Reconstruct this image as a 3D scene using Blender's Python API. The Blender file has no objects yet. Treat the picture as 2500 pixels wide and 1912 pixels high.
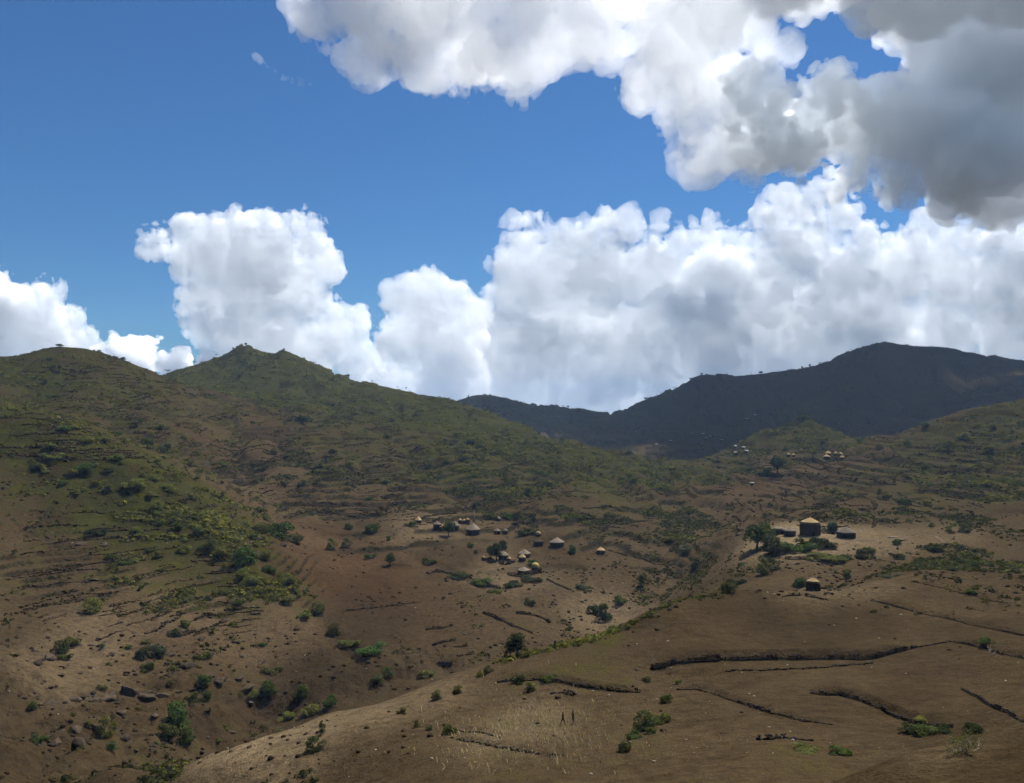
import bpy, math, random, time
import numpy as np
from mathutils import Vector, Matrix, Euler
R = math.radians
T0 = time.time()

# ------------------------------------------------------------------ camera, sky, sun, exposure
scene = bpy.context.scene
col = scene.collection
FPX, YH = 1957.0, 1010.0            # focal length and horizon row in photograph pixels (2500 x 1912)
cam_d = bpy.data.cameras.new('camera'); cam = bpy.data.objects.new('camera', cam_d); col.objects.link(cam)
cam_d.sensor_width = 36.0; cam_d.lens = 36.0*FPX/2500.0
cam_d.clip_start = 0.5; cam_d.clip_end = 60000.0
PITCH = math.atan((YH-956.0)/FPX)
cam.location = (0, 0, 0); cam.rotation_euler = (math.pi/2+PITCH, 0, 0)
scene.camera = cam
SUN_AZ, SUN_EL = R(36), R(56)       # to the right of the view axis (+Y), above the horizon
world = bpy.data.worlds.new('World'); scene.world = world; world.use_nodes = True
wn = world.node_tree.nodes; wl = world.node_tree.links
sky = wn.new('ShaderNodeTexSky'); sky.sky_type = 'NISHITA'; sky.sun_disc = False
sky.sun_elevation = SUN_EL; sky.sun_rotation = SUN_AZ
sky.altitude = 1500; sky.air_density = 1.3; sky.dust_density = 0.3; sky.ozone_density = 5.0
wn['Background'].inputs['Strength'].default_value = 0.05
tone = wn.new('ShaderNodeMix'); tone.data_type = 'RGBA'; tone.blend_type = 'MULTIPLY'; tone.inputs[0].default_value = 1.0
tone.inputs[7].default_value = (.33, .545, .735, 1)          # deeper blue of the dry highland air
wl.new(sky.outputs[0], tone.inputs[6]); wl.new(tone.outputs[2], wn['Background'].inputs[0])
sun_d = bpy.data.lights.new('sun', 'SUN'); sun = bpy.data.objects.new('sun', sun_d); col.objects.link(sun)
sun_d.energy = 5.0; sun_d.angle = R(0.53); sun_d.color = (1.0, 0.965, 0.91)
SUNV = Vector((math.sin(SUN_AZ)*math.cos(SUN_EL), math.cos(SUN_AZ)*math.cos(SUN_EL), math.sin(SUN_EL)))
sun.rotation_euler = SUNV.to_track_quat('Z', 'Y').to_euler()
scene.view_settings.view_transform = 'Standard'; scene.view_settings.look = 'None'
scene.view_settings.exposure = 1.2; scene.view_settings.gamma = 1.0
scene.cycles.volume_bounces = 14; scene.cycles.max_bounces = 14; scene.cycles.diffuse_bounces = 3
scene.cycles.transparent_max_bounces = 24
scene.cycles.use_denoising = True
scene.cycles.use_adaptive_sampling = True; scene.cycles.adaptive_threshold = 0.03; scene.cycles.adaptive_min_samples = 16

def ray(px, py):
    """unit-forward direction (x, 1, z) of a photograph pixel"""
    cx, cz = (px-1250.0)/FPX, (956.0-py)/FPX
    c, s = math.cos(PITCH), math.sin(PITCH)
    y, z = c - s*cz, s + c*cz
    return cx/y, z/y
# ------------------------------------------------------------------ terrain: one height field over the whole valley
# seen points (photo column, photo row, metres ahead) fix the lie of the land; buried points (column, metres ahead, height) shape what the crests hide
SEEN = [
 # near field spur: crest, then its surface
 (300,1905,130),(540,1838,128),(660,1798,131),(800,1745,136),(1000,1690,145),(1120,1640,150),(1250,1598,156),(1380,1565,161),(1500,1538,167),(1600,1488,174),(1660,1462,178),(1800,1450,184),(1985,1441,190),(2200,1405,204),(2426,1388,214),(2600,1375,222),
 (700,1838,118),(1000,1838,106),(1300,1838,99),(1700,1838,96),(2000,1838,92),(1390,1769,115),(1000,1760,124),(1200,1690,135),(1700,1760,112),(2100,1760,108),(2426,1760,98),
 (1700,1680,128),(1500,1660,135),(2100,1680,124),(2426,1680,116),(1600,1590,150),(1850,1590,148),(2100,1580,150),(2426,1560,146),(1800,1510,168),(2100,1490,176),(2426,1460,184),
 (1500,1900,90),(900,1905,101),(2000,1905,80),
 # camera's own slope, bottom right corner
 (2180,1840,46),(2300,1812,47),(2420,1806,46),(2300,1900,38),(2560,1800,44),
 # left hillside over the gully
 (74,1838,148),(-60,1838,140),(250,1838,156),(400,1838,166),(74,1700,172),(300,1700,188),(480,1760,186),(520,1700,198),(74,1560,208),(300,1560,222),(500,1560,236),(74,1420,250),(300,1400,264),(520,1420,276),(74,1280,292),(300,1280,306),
 (480,1300,306),(74,1150,328),(250,1150,338),(-80,1000,365),(74,1035,355),(200,1075,352),(300,1125,348),(400,1185,338),(480,1232,330),(560,1290,315),(620,1350,298),(680,1440,272),(760,1540,248),(860,1590,236),(640,1600,232),(700,1700,210),(600,1740,200),
 # gully and stream
 (950,1652,222),(860,1668,214),(780,1700,206),(1180,1560,252),(1330,1530,268),(1480,1508,285),(1560,1460,305),(1640,1420,318),(1700,1375,338),(1740,1290,400),(1690,1240,470),
 # red field and village bench
 (740,1330,352),(800,1400,316),(900,1500,270),(1000,1580,245),(1100,1450,302),(1050,1380,335),(1250,1500,272),(950,1350,350),(1150,1307,392),(1020,1278,402),(900,1300,385),(1360,1334,374),(1280,1393,342),(1467,1352,378),(1400,1430,318),(1600,1300,400),(1550,1380,345),
 # middle hill
 (700,1240,420),(850,1230,440),(1100,1210,480),(600,1180,455),(700,1120,520),(900,1140,530),(500,1120,480),(500,1010,590),(620,1010,620),(800,1020,660),(1000,1080,620),(420,1040,500),(1300,1190,520),(1300,1110,640),(1500,1200,510),(1620,1200,520),(1500,1130,640),(1650,1150,640),(1100,1010,800),(950,980,840),(1300,1060,790),(1420,1080,740),
 # its crest, down to the right
 (405,930,800),(440,905,930),(500,888,960),(560,862,980),(580,852,985),(600,838,985),(620,850,985),(650,874,985),(690,858,985),(715,870,988),(760,888,990),(850,918,995),(1000,956,985),(1130,988,960),(1200,1008,920),(1300,1045,850),(1400,1072,790),(1450,1088,760),(1560,1105,730),(1640,1130,700),
 (600,930,860),(720,930,880),(850,960,890),(520,950,800),
 # left near ridge
 (-120,870,600),(74,862,600),(140,848,600),(200,855,602),(250,866,605),(330,895,615),(405,922,640),(74,950,500),(200,950,520),(300,960,545),(74,1000,430),(200,1030,430),(330,1080,410),
 # far small hills and head of the valley
 (1130,985,1750),(1160,966,1800),(1210,966,1820),(1270,985,1850),(1340,986,1850),(1420,998,1880),(1490,1009,1900),(1350,1030,1550),(1450,1050,1400),(1560,1030,1600),(1640,1050,1400),(1590,1080,1080),(1700,1070,1200),(1760,1050,1300),(1680,1120,900),(1250,1000,1600),
 # far right mountain
 (1560,982,1880),(1640,945,1830),(1700,922,1800),(1750,912,1790),(1800,920,1780),(1900,908,1750),(2000,890,1720),(2060,862,1690),(2110,848,1670),(2160,838,1660),(2220,850,1660),(2300,851,1650),(2370,870,1640),(2430,878,1640),(2560,885,1640),(2700,880,1640),
 (1800,990,1450),(1900,970,1450),(2050,950,1430),(2200,940,1420),(2400,960,1400),(1900,1050,1200),(2080,1050,1150),(2250,1010,1200),(2450,960,1300),
 # knoll and right-hand hill
 (1955,1024,790),(1905,1040,780),(1860,1052,770),(1800,1088,750),(1730,1118,720),(2010,1040,780),(2060,1072,740),(2120,1068,720),(2200,1052,700),(2300,1018,685),(2426,985,670),(2600,960,660),
 (1960,1090,700),(1850,1130,640),(1760,1160,600),(2200,1130,560),(2400,1080,560),(2426,1180,440),(2250,1200,450),(2000,1180,520),(1850,1210,470),(1780,1250,430),
 (1978,1304,302),(2066,1311,296),(1900,1304,306),(1850,1345,286),(2200,1312,300),(2300,1280,335),(2426,1250,352),(2426,1320,285),(1900,1400,250),(2100,1390,248),(2250,1370,256),(1760,1420,262),(1720,1330,345),(1650,1330,370),
]
BURIED = [  # (photo column, metres ahead, height)
 (300,150,-66),(540,150,-70),(800,168,-71),(1000,182,-70),(1250,205,-68),(1500,215,-64),(1660,215,-53),(1985,212,-48),(2426,236,-46.5),(1250,235,-74),(1000,205,-75),(800,190,-74),(540,172,-76),
 (2180,62,-31),(2420,62,-29),(2300,80,-36),(1250,4,-3),(1250,12,-11),(1250,30,-21),(1250,60,-33),(300,12,-11),(300,30,-23),(300,60,-42),(300,100,-58),(2300,12,-9),(2300,25,-13.5),(1250,1.5,-1.8),(-600,30,-16),(-600,100,-45),(3100,30,-14),(3100,100,-30),
 (-600,400,10),(-600,700,60),(3100,300,-35),(3100,700,20),
 (300,800,10),(100,800,15),(600,1250,30),(1000,1300,-10),(850,1250,0),(1200,1150,-30),(1400,950,-55),(1560,850,-62),(1300,1000,-50),(-300,1200,0),
 (1960,900,-35),(2100,850,-40),(2300,850,-35),(2426,850,-30),(2700,900,-25),(1800,900,-55),
 (1200,2300,-40),(1490,2300,-45),(1900,2300,20),(2160,2200,70),(2500,2200,50),(600,2300,-40),(100,2300,-40),
 (100,5800,-140),(1250,5800,-140),(2400,5800,-140),(-600,2300,-60),(3100,2300,0),(3100,5800,-140),(-600,5800,-140),
]
pts = []
for px, py, Y in SEEN:
    u, w = ray(px, py); pts.append((u, Y, w))
for px, Y, z in BURIED:
    u, _ = ray(px, YH); pts.append((u, Y, z/Y))
pts = np.array(pts)
def uv(u, Y): return np.stack([np.asarray(u)*3.2, np.log(Y)*1.9], -1)
CP = uv(pts[:, 0], pts[:, 1])
def tps(r2): return np.where(r2 > 1e-12, r2*np.log(r2+1e-12), 0.0)
def fit(C, v, lam=1e-3):
    n = len(C)
    A = np.zeros((n+3, n+3)); A[:n, :n] = tps(((C[:, None]-C[None])**2).sum(-1)) + lam*np.eye(n)
    A[:n, n] = 1; A[:n, n+1:] = C; A[n:, :n] = A[:n, n:].T
    return np.linalg.solve(A, np.concatenate([v, np.zeros(3)]))
def evaluate(Q, C, k):
    out = np.empty(len(Q))
    for i in range(0, len(Q), 20000):
        q = Q[i:i+20000]
        out[i:i+20000] = tps(((q[:, None]-C[None])**2).sum(-1)) @ k[:len(C)] + k[len(C)] + q @ k[len(C)+1:]
    return out
KT = fit(CP, pts[:, 2], 8e-4)

_h = np.random.default_rng(11).random((512, 512)).astype(np.float32)*2-1
def noise2(x, y, s, o=0):
    """smooth value noise, cell s metres"""
    x = np.asarray(x)/s + 17.3*o; y = np.asarray(y)/s + 91.7*o
    i = np.floor(x).astype(int); j = np.floor(y).astype(int); fx = x-i; fy = y-j
    fx = fx*fx*fx*(fx*(fx*6-15)+10); fy = fy*fy*fy*(fy*(fy*6-15)+10)
    a = _h[i % 512, j % 512]; b = _h[(i+1) % 512, j % 512]; c = _h[i % 512, (j+1) % 512]; d = _h[(i+1) % 512, (j+1) % 512]
    return (a*(1-fx)+b*fx)*(1-fy) + (c*(1-fx)+d*fx)*fy
def fbm(x, y, s, n=4, o=0):
    t = 0; a = 1.0
    for k in range(n):
        t = t + noise2(x, y, s/2**k, o+k)*a; a *= .5
    return t
def sstep(a, b, x):
    t = np.clip((x-a)/(b-a), 0, 1); return t*t*(3-2*t)

# fan grid: columns even in view angle, rows even in log distance
U = np.concatenate([np.linspace(-1.7, -.69, 24, endpoint=False), np.linspace(-.69, .69, 660), np.linspace(.69, 1.7, 25)[1:]])
YR = np.concatenate([np.geomspace(1.5, 36, 40, endpoint=False), np.geomspace(36, 420, 395, endpoint=False), np.geomspace(420, 1050, 225, endpoint=False), np.geomspace(1050, 2400, 85, endpoint=False), np.geomspace(2400, 6000, 22)])
NU, NY = len(U), len(YR)
cu, cy = U[::6], YR[::4]                     # the smooth base is solved on a coarse grid and read off bilinearly
if cu[-1] != U[-1]: cu = np.append(cu, U[-1])
if cy[-1] != YR[-1]: cy = np.append(cy, YR[-1])
G = evaluate(uv(*[a.ravel() for a in np.meshgrid(cu, cy)]), CP, KT).reshape(len(cy), len(cu))
def bil(G, u, Y):
    a = np.clip(np.searchsorted(cu, u)-1, 0, len(cu)-2); b = np.clip(np.searchsorted(cy, Y)-1, 0, len(cy)-2)
    fu = np.clip((u-cu[a])/(cu[a+1]-cu[a]), 0, 1); fy = np.clip((np.log(Y)-np.log(cy[b]))/(np.log(cy[b+1])-np.log(cy[b])), 0, 1)
    return (G[b, a]*(1-fu)+G[b, a+1]*fu)*(1-fy) + (G[b+1, a]*(1-fu)+G[b+1, a+1]*fu)*fy
UU, YY = np.meshgrid(U, YR)
XX = UU*YY
ZB = bil(G, UU, YY)*YY

def caster(Z):
    SL = Z/YY
    def at(px, py):
        """the ground point seen at a photograph pixel"""
        u, w = ray(px, py)
        i = int(np.clip(np.searchsorted(U, u)-1, 0, NU-2)); f = (u-U[i])/(U[i+1]-U[i])
        s = SL[:, i]*(1-f)+SL[:, i+1]*f
        k = np.nonzero(s[60:] >= w)[0]
        if len(k) == 0: j = NY-2; Y = YR[j]; return Vector((u*Y, Y, s[j]*Y))
        j = k[0]+60
        t = (w-s[j-1])/(s[j]-s[j-1]) if s[j] != s[j-1] else 0
        t = min(max(t, 0), 1); Y = YR[j-1]+(YR[j]-YR[j-1])*t
        return Vector((u*Y, Y, (s[j-1]+(s[j]-s[j-1])*t)*Y))
    return at
at0 = caster(ZB)
Z = ZB.copy()

def polydist(P, X, Y):
    """distance to a polyline, signed (+ on the far side), and the run along it 0..1"""
    best = np.full(X.shape, 1e9); sg = np.zeros(X.shape); run = np.zeros(X.shape)
    L = [0]
    for a, b in zip(P[:-1], P[1:]): L.append(L[-1]+math.hypot(b[0]-a[0], b[1]-a[1]))
    for k, (a, b) in enumerate(zip(P[:-1], P[1:])):
        dx, dy = b[0]-a[0], b[1]-a[1]; l2 = dx*dx+dy*dy+1e-9
        t = np.clip(((X-a[0])*dx+(Y-a[1])*dy)/l2, 0, 1)
        ex, ey = X-a[0]-t*dx, Y-a[1]-t*dy
        d = np.hypot(ex, ey); m = d < best
        best = np.where(m, d, best); sg = np.where(m, np.sign(dx*ey-dy*ex)*(1 if dx >= 0 else -1), sg); run = np.where(m, (L[k]+t*math.sqrt(l2))/L[-1], run)
    return best, sg, run

# natural unevenness
far = sstep(250, 900, YY)
field = sstep(0, 1, (ZB*0+1))
near_field = (sstep(90, 105, YY)*(1-sstep(165, 215, YY))*sstep(-.32, -.1, UU+(YY-130)*.0022))
rough = 1-.85*near_field
Z += fbm(XX, YY, 70, 3, 3)*1.1*rough*(.35+.65*sstep(200, 500, YY)) + fbm(XX, YY, 16, 4, 9)*.38*rough + fbm(XX, YY, 5, 3, 21)*.10*rough + fbm(XX, YY, 9, 3, 33)*.07
# erosion gullies down the middle and far hills
rg = 1-np.abs(fbm(XX*1.4, YY*.45, 90, 4, 41)); Z -= sstep(.62, 1.0, rg)*(1.6+4.2*far+5*sstep(1000, 1400, YY))*sstep(330, 480, YY)
rg2 = 1-np.abs(fbm(XX, YY*.5, 38, 3, 51)); Z -= sstep(.7, 1.0, rg2)*(.7+2.0*far)*sstep(300, 420, YY)
kn = np.exp(-((UU-.36)/.06)**2-((YY-780)/90)**2); Z += kn*(fbm(XX, YY, 22, 3, 190)*2.2)
# rocky crests
Z += far*np.abs(fbm(XX, YY, 26, 3, 61))*1.6*sstep(-5, 60, ZB)
# contour terraces: the slope steps where it has been walled for planting
RISER = np.zeros_like(ZB)
def terraces(Z, period, mask, sharp=.16, warp=1.3, o=70):
    q = (Z + fbm(XX, YY, 60, 2, o)*warp)/period
    f = q-np.floor(q)
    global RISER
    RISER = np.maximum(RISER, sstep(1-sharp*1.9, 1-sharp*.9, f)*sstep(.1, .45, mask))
    return (sstep(1-sharp, 1, f)-f)*period*mask
tm = sstep(300, 380, YY)*(1-sstep(900, 1150, YY))*sstep(.05, .35, fbm(XX, YY, 26, 3, 81)+.36)*(1-sstep(30, 60, ZB))
left_hill = (1-sstep(-.3, -.2, UU))*sstep(222, 262, YY)*(1-sstep(340, 370, YY))
village = np.exp(-((UU-.0)/.16)**2-((YY-375)/45)**2)
tm *= (1-.8*village)*(1-(1-sstep(-.3, -.12, UU))*(1-sstep(390, 440, YY)))
Z += terraces(Z, 2.6, .85*tm, .19) + terraces(Z, 1.5, .7*left_hill*sstep(-.05, .3, fbm(XX, YY, 18, 3, 91)), .2, .9, 95)
# broken rocky ground at the lower left
rk = (1-sstep(-.36, -.26, UU))*sstep(120, 140, YY)*(1-sstep(205, 240, YY))
Z += rk*(np.abs(fbm(XX, YY, 11, 4, 160))*2.3*sstep(-.1, .35, fbm(XX, YY, 30, 2, 165)) + fbm(XX, YY, 3.2, 2, 168)*.22)
pk = at0(600, 846); Z += 7*np.exp(-np.hypot(XX-pk.x, YY-pk.y)/13)
pk = at0(690, 864); Z += 4.5*np.exp(-np.hypot(XX-pk.x, YY-pk.y)/12)
# stream bed and gullies cut into the valley floor
def carve(poly, width, depth):
    global Z
    P = [at0(*p) for p in poly]; P = [(p.x, p.y) for p in P]
    q = np.array(P); g = width*6
    sel = (XX > q[:, 0].min()-g) & (XX < q[:, 0].max()+g) & (YY > q[:, 1].min()-g) & (YY < q[:, 1].max()+g)
    X, Y = XX[sel], YY[sel]
    d, s, r = polydist(P, X, Y)
    Z[sel] += np.exp(-(d/(width*2.2))**2)*(fbm(X, Y, 6, 4, 170)*.55+np.abs(fbm(X, Y, 3, 3, 175))*.5)*min(1, depth*.5) - depth*np.exp(-(d/width)**2)*(.7+.3*noise2(X, Y, 7, 5))
carve([(500,1790),(620,1735),(780,1690),(870,1665),(960,1640),(1060,1620)], 5.5, 4.2)
carve([(1470,1512),(1530,1480),(1600,1440),(1680,1390),(1720,1330),(1745,1260),(1720,1190),(1690,1140)], 7, 3.0)
carve([(880,1640),(850,1590),(780,1520),(720,1450),(650,1380)], 3.5, 1.6)
carve([(1350,1520),(1250,1450),(1130,1410),(1000,1360),(960,1300)], 4, 1.6)
carve([(1605,1642),(1650,1646),(1700,1642)], 3.2, 1.3)
carve([(930,1050),(1000,1090),(1060,1150),(1130,1200),(1230,1250)], 13, 5.0)
carve([(520,1000),(560,1060),(600,1130),(640,1200),(690,1260)], 10, 3.5)
carve([(2050,1100),(1980,1160),(1900,1230),(1800,1285)], 10, 3.5)
carve([(2300,1130),(2200,1200),(2120,1262)], 9, 3.0)
carve([(1450,1110),(1480,1160),(1540,1210),(1600,1250)], 12, 4.0)
carve([(330,1690),(420,1640),(450,1580),(380,1540)], 4, 1.3)
# the big walled terraces of the near field: (photo polyline, height of the step)
WALLS = [
 ([(1590,1630),(1680,1612),(1760,1608),(1900,1606),(2040,1604),(2130,1604),(2185,1590),(2240,1578)], 1.5),
 ([(1215,1662),(1290,1656),(1370,1664),(1440,1676),(1500,1684),(1565,1688)], .9),
 ([(1650,1682),(1700,1680),(1745,1690),(1800,1712),(1880,1738),(1950,1755),(2035,1768)], .6),
 ([(1975,1690),(2050,1695),(2100,1708),(2150,1728),(2200,1752),(2240,1768),(2330,1772)], 1.0),
 ([(2330,1565),(2380,1575),(2440,1592),(2540,1612)], .7),
 ([(2125,1464),(2180,1476),(2250,1495),(2330,1512),(2440,1536),(2540,1560)], .7),
 ([(2225,1418),(2290,1430),(2380,1452),(2460,1470)], .5),
 ([(2345,1680),(2385,1700),(2440,1732),(2520,1765)], .8),
 ([(1095,1800),(1160,1810),(1230,1826),(1320,1836),(1380,1842)], .5),
 ([(1110,1778),(1180,1788),(1225,1800)], .35),
]
for poly, hgt in WALLS:
    P = [at0(*p) for p in poly]; P = [(p.x, p.y) for p in P]
    sel = (YY > 80) & (YY < 260) & (UU > -.2)
    d, s, r = polydist(P, XX[sel], YY[sel])
    e = np.clip(np.minimum(r, 1-r)*8, 0, 1)
    k = sstep(-.1, .9, s*d)
    Z[sel] += (k*hgt*.8*np.exp(-(d/9)**2) - (1-k)*hgt*.2*np.exp(-(d/2.5)**2))*e
at = caster(Z)
# level yards under the huts
for px, py, w in [(1021,1277,17),(1067,1290,20),(1110,1294,23),(1155,1305,36),(1133,1278,24),(1224,1304,30),(1216,1273,13),(1315,1331,26),(1360,1334,36),(1467,1352,22),(1229,1366,26),(1278,1364,32),(1278,1400,31),(1307,1392,19),(1314,1309,14),(1180,1368,10),(1243,1370,11),(1978,1305,49),(2066,1312,46),(1928,1308,29),(1902,1303,26),(1985,1440,34)]:
    p = at(px, py); rad = w*p.y/FPX*.5
    d = np.hypot(XX-p.x, YY-p.y-rad*.4); k = 1-sstep(rad*1.15, rad*2.4, d)
    Z = Z*(1-k)+p.z*k
at = caster(Z)
def ground_z(x, y):
    u = x/y
    i = int(np.clip(np.searchsorted(U, u)-1, 0, NU-2)); j = int(np.clip(np.searchsorted(YR, y)-1, 0, NY-2))
    fu = (u-U[i])/(U[i+1]-U[i]); fy = (y-YR[j])/(YR[j+1]-YR[j])
    return float((Z[j, i]*(1-fu)+Z[j, i+1]*fu)*(1-fy)+(Z[j+1, i]*(1-fu)+Z[j+1, i+1]*fu)*fy)
def mesh_np(name, co, quads=None, tris=None):
    me = bpy.data.meshes.new(name)
    co = np.asarray(co, np.float32)
    me.vertices.add(len(co)); me.vertices.foreach_set('co', co.ravel())
    n4 = 0 if quads is None else len(quads); n3 = 0 if tris is None else len(tris)
    idx = np.concatenate([np.asarray(a, np.int32).ravel() for a in (quads, tris) if a is not None])
    me.loops.add(len(idx)); me.loops.foreach_set('vertex_index', idx)
    st = np.concatenate([np.arange(n4)*4, n4*4+np.arange(n3)*3]).astype(np.int32)
    me.polygons.add(n4+n3); me.polygons.foreach_set('loop_start', st)
    me.update()
    return me
def add_attr(me, name, v):
    a = me.attributes.new(name, 'FLOAT', 'POINT'); a.data.foreach_set('value', np.asarray(v, np.float32).ravel())
idx = np.arange(NU*NY).reshape(NY, NU)
quads = np.stack([idx[:-1, :-1], idx[:-1, 1:], idx[1:, 1:], idx[1:, :-1]], -1).reshape(-1, 4)
gme = mesh_np('ground', np.stack([XX, YY, Z], -1).reshape(-1, 3), quads)
gme.polygons.foreach_set('use_smooth', np.ones(len(quads), bool))
ground = bpy.data.objects.new('ground', gme); col.objects.link(ground); ground['kind'] = 'structure'
print('terrain', NU, NY, len(quads), round(time.time()-T0, 1))
# ------------------------------------------------------------------ materials
def new_mat(name):
    m = bpy.data.materials.new(name); m.use_nodes = True
    return m, m.node_tree.nodes, m.node_tree.links, m.node_tree.nodes['Principled BSDF']
def N(nt, kind, **kw):
    n = nt.new(kind)
    for k, v in kw.items(): setattr(n, k, v)
    return n
def ramp(nodes, links, src, stops):
    r = nodes.new('ShaderNodeValToRGB'); e = r.color_ramp.elements
    while len(e) < len(stops): e.new(0.5)
    for el, (p, c) in zip(e, stops): el.position = p; el.color = (*c, 1) if len(c) == 3 else c
    links.new(src, r.inputs[0]); return r.outputs[0]
def mixc(nodes, links, f, a, b, mode='MIX'):
    n = nodes.new('ShaderNodeMix'); n.data_type = 'RGBA'; n.blend_type = mode
    for sock, v in ((n.inputs[0], f), (n.inputs[6], a), (n.inputs[7], b)):
        if hasattr(v, 'default_value') or hasattr(v, 'links'): links.new(v, sock)
        elif isinstance(v, (int, float)): sock.default_value = v
        else: sock.default_value = (*v, 1)
    return n.outputs[2]
def mathn(nodes, links, op, a, b=None, clamp=False):
    n = nodes.new('ShaderNodeMath'); n.operation = op; n.use_clamp = clamp
    for s, v in ((n.inputs[0], a), (n.inputs[1], b)):
        if v is None: continue
        if isinstance(v, (int, float)): s.default_value = v
        else: links.new(v, s)
    return n.outputs[0]
def tex(nodes, links, scale, detail=4, rough=.55, coord=None, dist=0):
    n = nodes.new('ShaderNodeTexNoise'); n.inputs['Scale'].default_value = scale; n.inputs['Detail'].default_value = detail
    n.inputs['Roughness'].default_value = rough; n.inputs['Distortion'].default_value = dist
    if coord is not None: links.new(coord, n.inputs['Vector'])
    return n.outputs['Fac']

# soil: brown earth, redder or paler where the attributes say so, thin grass where it is green
SOIL, nd, lk, bs = new_mat('soil')
bs.inputs['Roughness'].default_value = .95; bs.inputs['Specular IOR Level'].default_value = 0.0
geo = nd.new('ShaderNodeNewGeometry').outputs['Position']
def attr(n):
    a = nd.new('ShaderNodeAttribute'); a.attribute_name = n; return a.outputs['Fac']
n_big, n_mid, n_sm, n_fin = tex(nd, lk, .018, 5, .6, geo), tex(nd, lk, .09, 6, .6, geo), tex(nd, lk, .55, 5, .65, geo), tex(nd, lk, 3.2, 4, .7, geo)
c = ramp(nd, lk, n_mid, [(.25, (0.0296, 0.0201, 0.0096)), (.5, (0.0403, 0.0277, 0.0133)), (.75, (0.0510, 0.0366, 0.0170))])
c = mixc(nd, lk, mathn(nd, lk, 'MULTIPLY', n_big, .25), c, (0.0451, 0.0285, 0.0135))
red = mathn(nd, lk, 'MULTIPLY', attr('red'), ramp(nd, lk, n_mid, [(.3, (.45,)*3), (.7, (1,)*3)]), True)
c = mixc(nd, lk, red, c, (0.0570, 0.0281, 0.0120))
pale = mathn(nd, lk, 'MULTIPLY', attr('pale'), ramp(nd, lk, n_sm, [(.2, (.5,)*3), (.75, (1,)*3)]), True)
c = mixc(nd, lk, pale, c, (.235, .172, .098))
dark = attr('dark')
c = mixc(nd, lk, dark, c, (0.0197, 0.0138, 0.0078))
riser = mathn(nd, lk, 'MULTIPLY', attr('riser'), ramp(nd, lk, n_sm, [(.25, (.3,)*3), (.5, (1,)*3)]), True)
c = mixc(nd, lk, mathn(nd, lk, 'MULTIPLY', riser, .92), c, (.014, .0125, .0065))     # stone-faced, weedy terrace banks, darkened further to stand in for their shade
# grass and weeds
gs = mathn(nd, lk, 'ADD', mathn(nd, lk, 'MULTIPLY', attr('green'), 1.15), mathn(nd, lk, 'MULTIPLY', mathn(nd, lk, 'SUBTRACT', n_sm, .5), 1.7))
gs = mathn(nd, lk, 'ADD', gs, mathn(nd, lk, 'MULTIPLY', mathn(nd, lk, 'SUBTRACT', n_mid, .5), 1.6))
gm = ramp(nd, lk, gs, [(.38, (0, 0, 0)), (.85, (.9, .9, .9))])
gcol = ramp(nd, lk, n_mid, [(.3, (0.0161, 0.0192, 0.0046)), (.5, (0.0274, 0.0306, 0.0062)), (.72, (0.0467, 0.0440, 0.0082))])
c = mixc(nd, lk, gm, c, gcol)
# faint plough grain along the fields
mp_ = nd.new('ShaderNodeMapping'); mp_.inputs['Scale'].default_value = (.16, 1.0, 1.0); lk.new(geo, mp_.inputs[0])
n_row = tex(nd, lk, 1.3, 4, .6, mp_.outputs[0])
c = mixc(nd, lk, .55, c, ramp(nd, lk, n_row, [(.3, (.62,)*3), (.5, (1,)*3), (.7, (1.25,)*3)]), 'MULTIPLY')
# grain, clods and small stones, with low spots darkened in place of bump shading
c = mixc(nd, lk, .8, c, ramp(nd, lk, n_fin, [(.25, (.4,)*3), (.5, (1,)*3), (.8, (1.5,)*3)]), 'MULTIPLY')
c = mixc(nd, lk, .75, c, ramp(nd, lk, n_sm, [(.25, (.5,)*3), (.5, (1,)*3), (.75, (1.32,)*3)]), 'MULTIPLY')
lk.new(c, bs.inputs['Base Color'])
bmp = nd.new('ShaderNodeBump'); bmp.inputs['Strength'].default_value = 1.0; bmp.inputs['Distance'].default_value = .6
lk.new(mathn(nd, lk, 'ADD', mathn(nd, lk, 'MULTIPLY', n_fin, .5), mathn(nd, lk, 'MULTIPLY', n_sm, 1.2)), bmp.inputs['Height']); lk.new(bmp.outputs[0], bs.inputs['Normal'])
gme.materials.append(SOIL)

# leaves: colour comes from the plant (object colour), spread a little from clump to clump
def leaf_mat(name, use_attr=False):
    m, nd, lk, bs = new_mat(name); nd.remove(bs)
    out = nd['Material Output']
    if use_attr:
        a = nd.new('ShaderNodeAttribute'); a.attribute_name = 'tint'; base = ramp(nd, lk, a.outputs['Fac'], [(0, (.022, .023, .011)), (.35, (.042, .046, .015)), (.7, (.085, .092, .022)), (1, (.15, .14, .032))])
    else:
        base = nd.new('ShaderNodeObjectInfo').outputs['Color']
    co = nd.new('ShaderNodeNewGeometry').outputs['Position']
    c = mixc(nd, lk, 1.0, base, ramp(nd, lk, tex(nd, lk, .9, 3, .6, co), [(.3, (.6, .62, .6)), (.7, (1.4, 1.35, 1.2))]), 'MULTIPLY')
    d = nd.new('ShaderNodeBsdfDiffuse'); t = nd.new('ShaderNodeBsdfTranslucent'); mx = nd.new('ShaderNodeMixShader'); mx.inputs[0].default_value = .35
    lk.new(c, d.inputs[0]); lk.new(c, t.inputs[0]); lk.new(d.outputs[0], mx.inputs[1]); lk.new(t.outputs[0], mx.inputs[2]); lk.new(mx.outputs[0], out.inputs['Surface'])
    return m
LEAF = leaf_mat('leaves'); SCRUB = leaf_mat('scrub_leaves', True)
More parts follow.
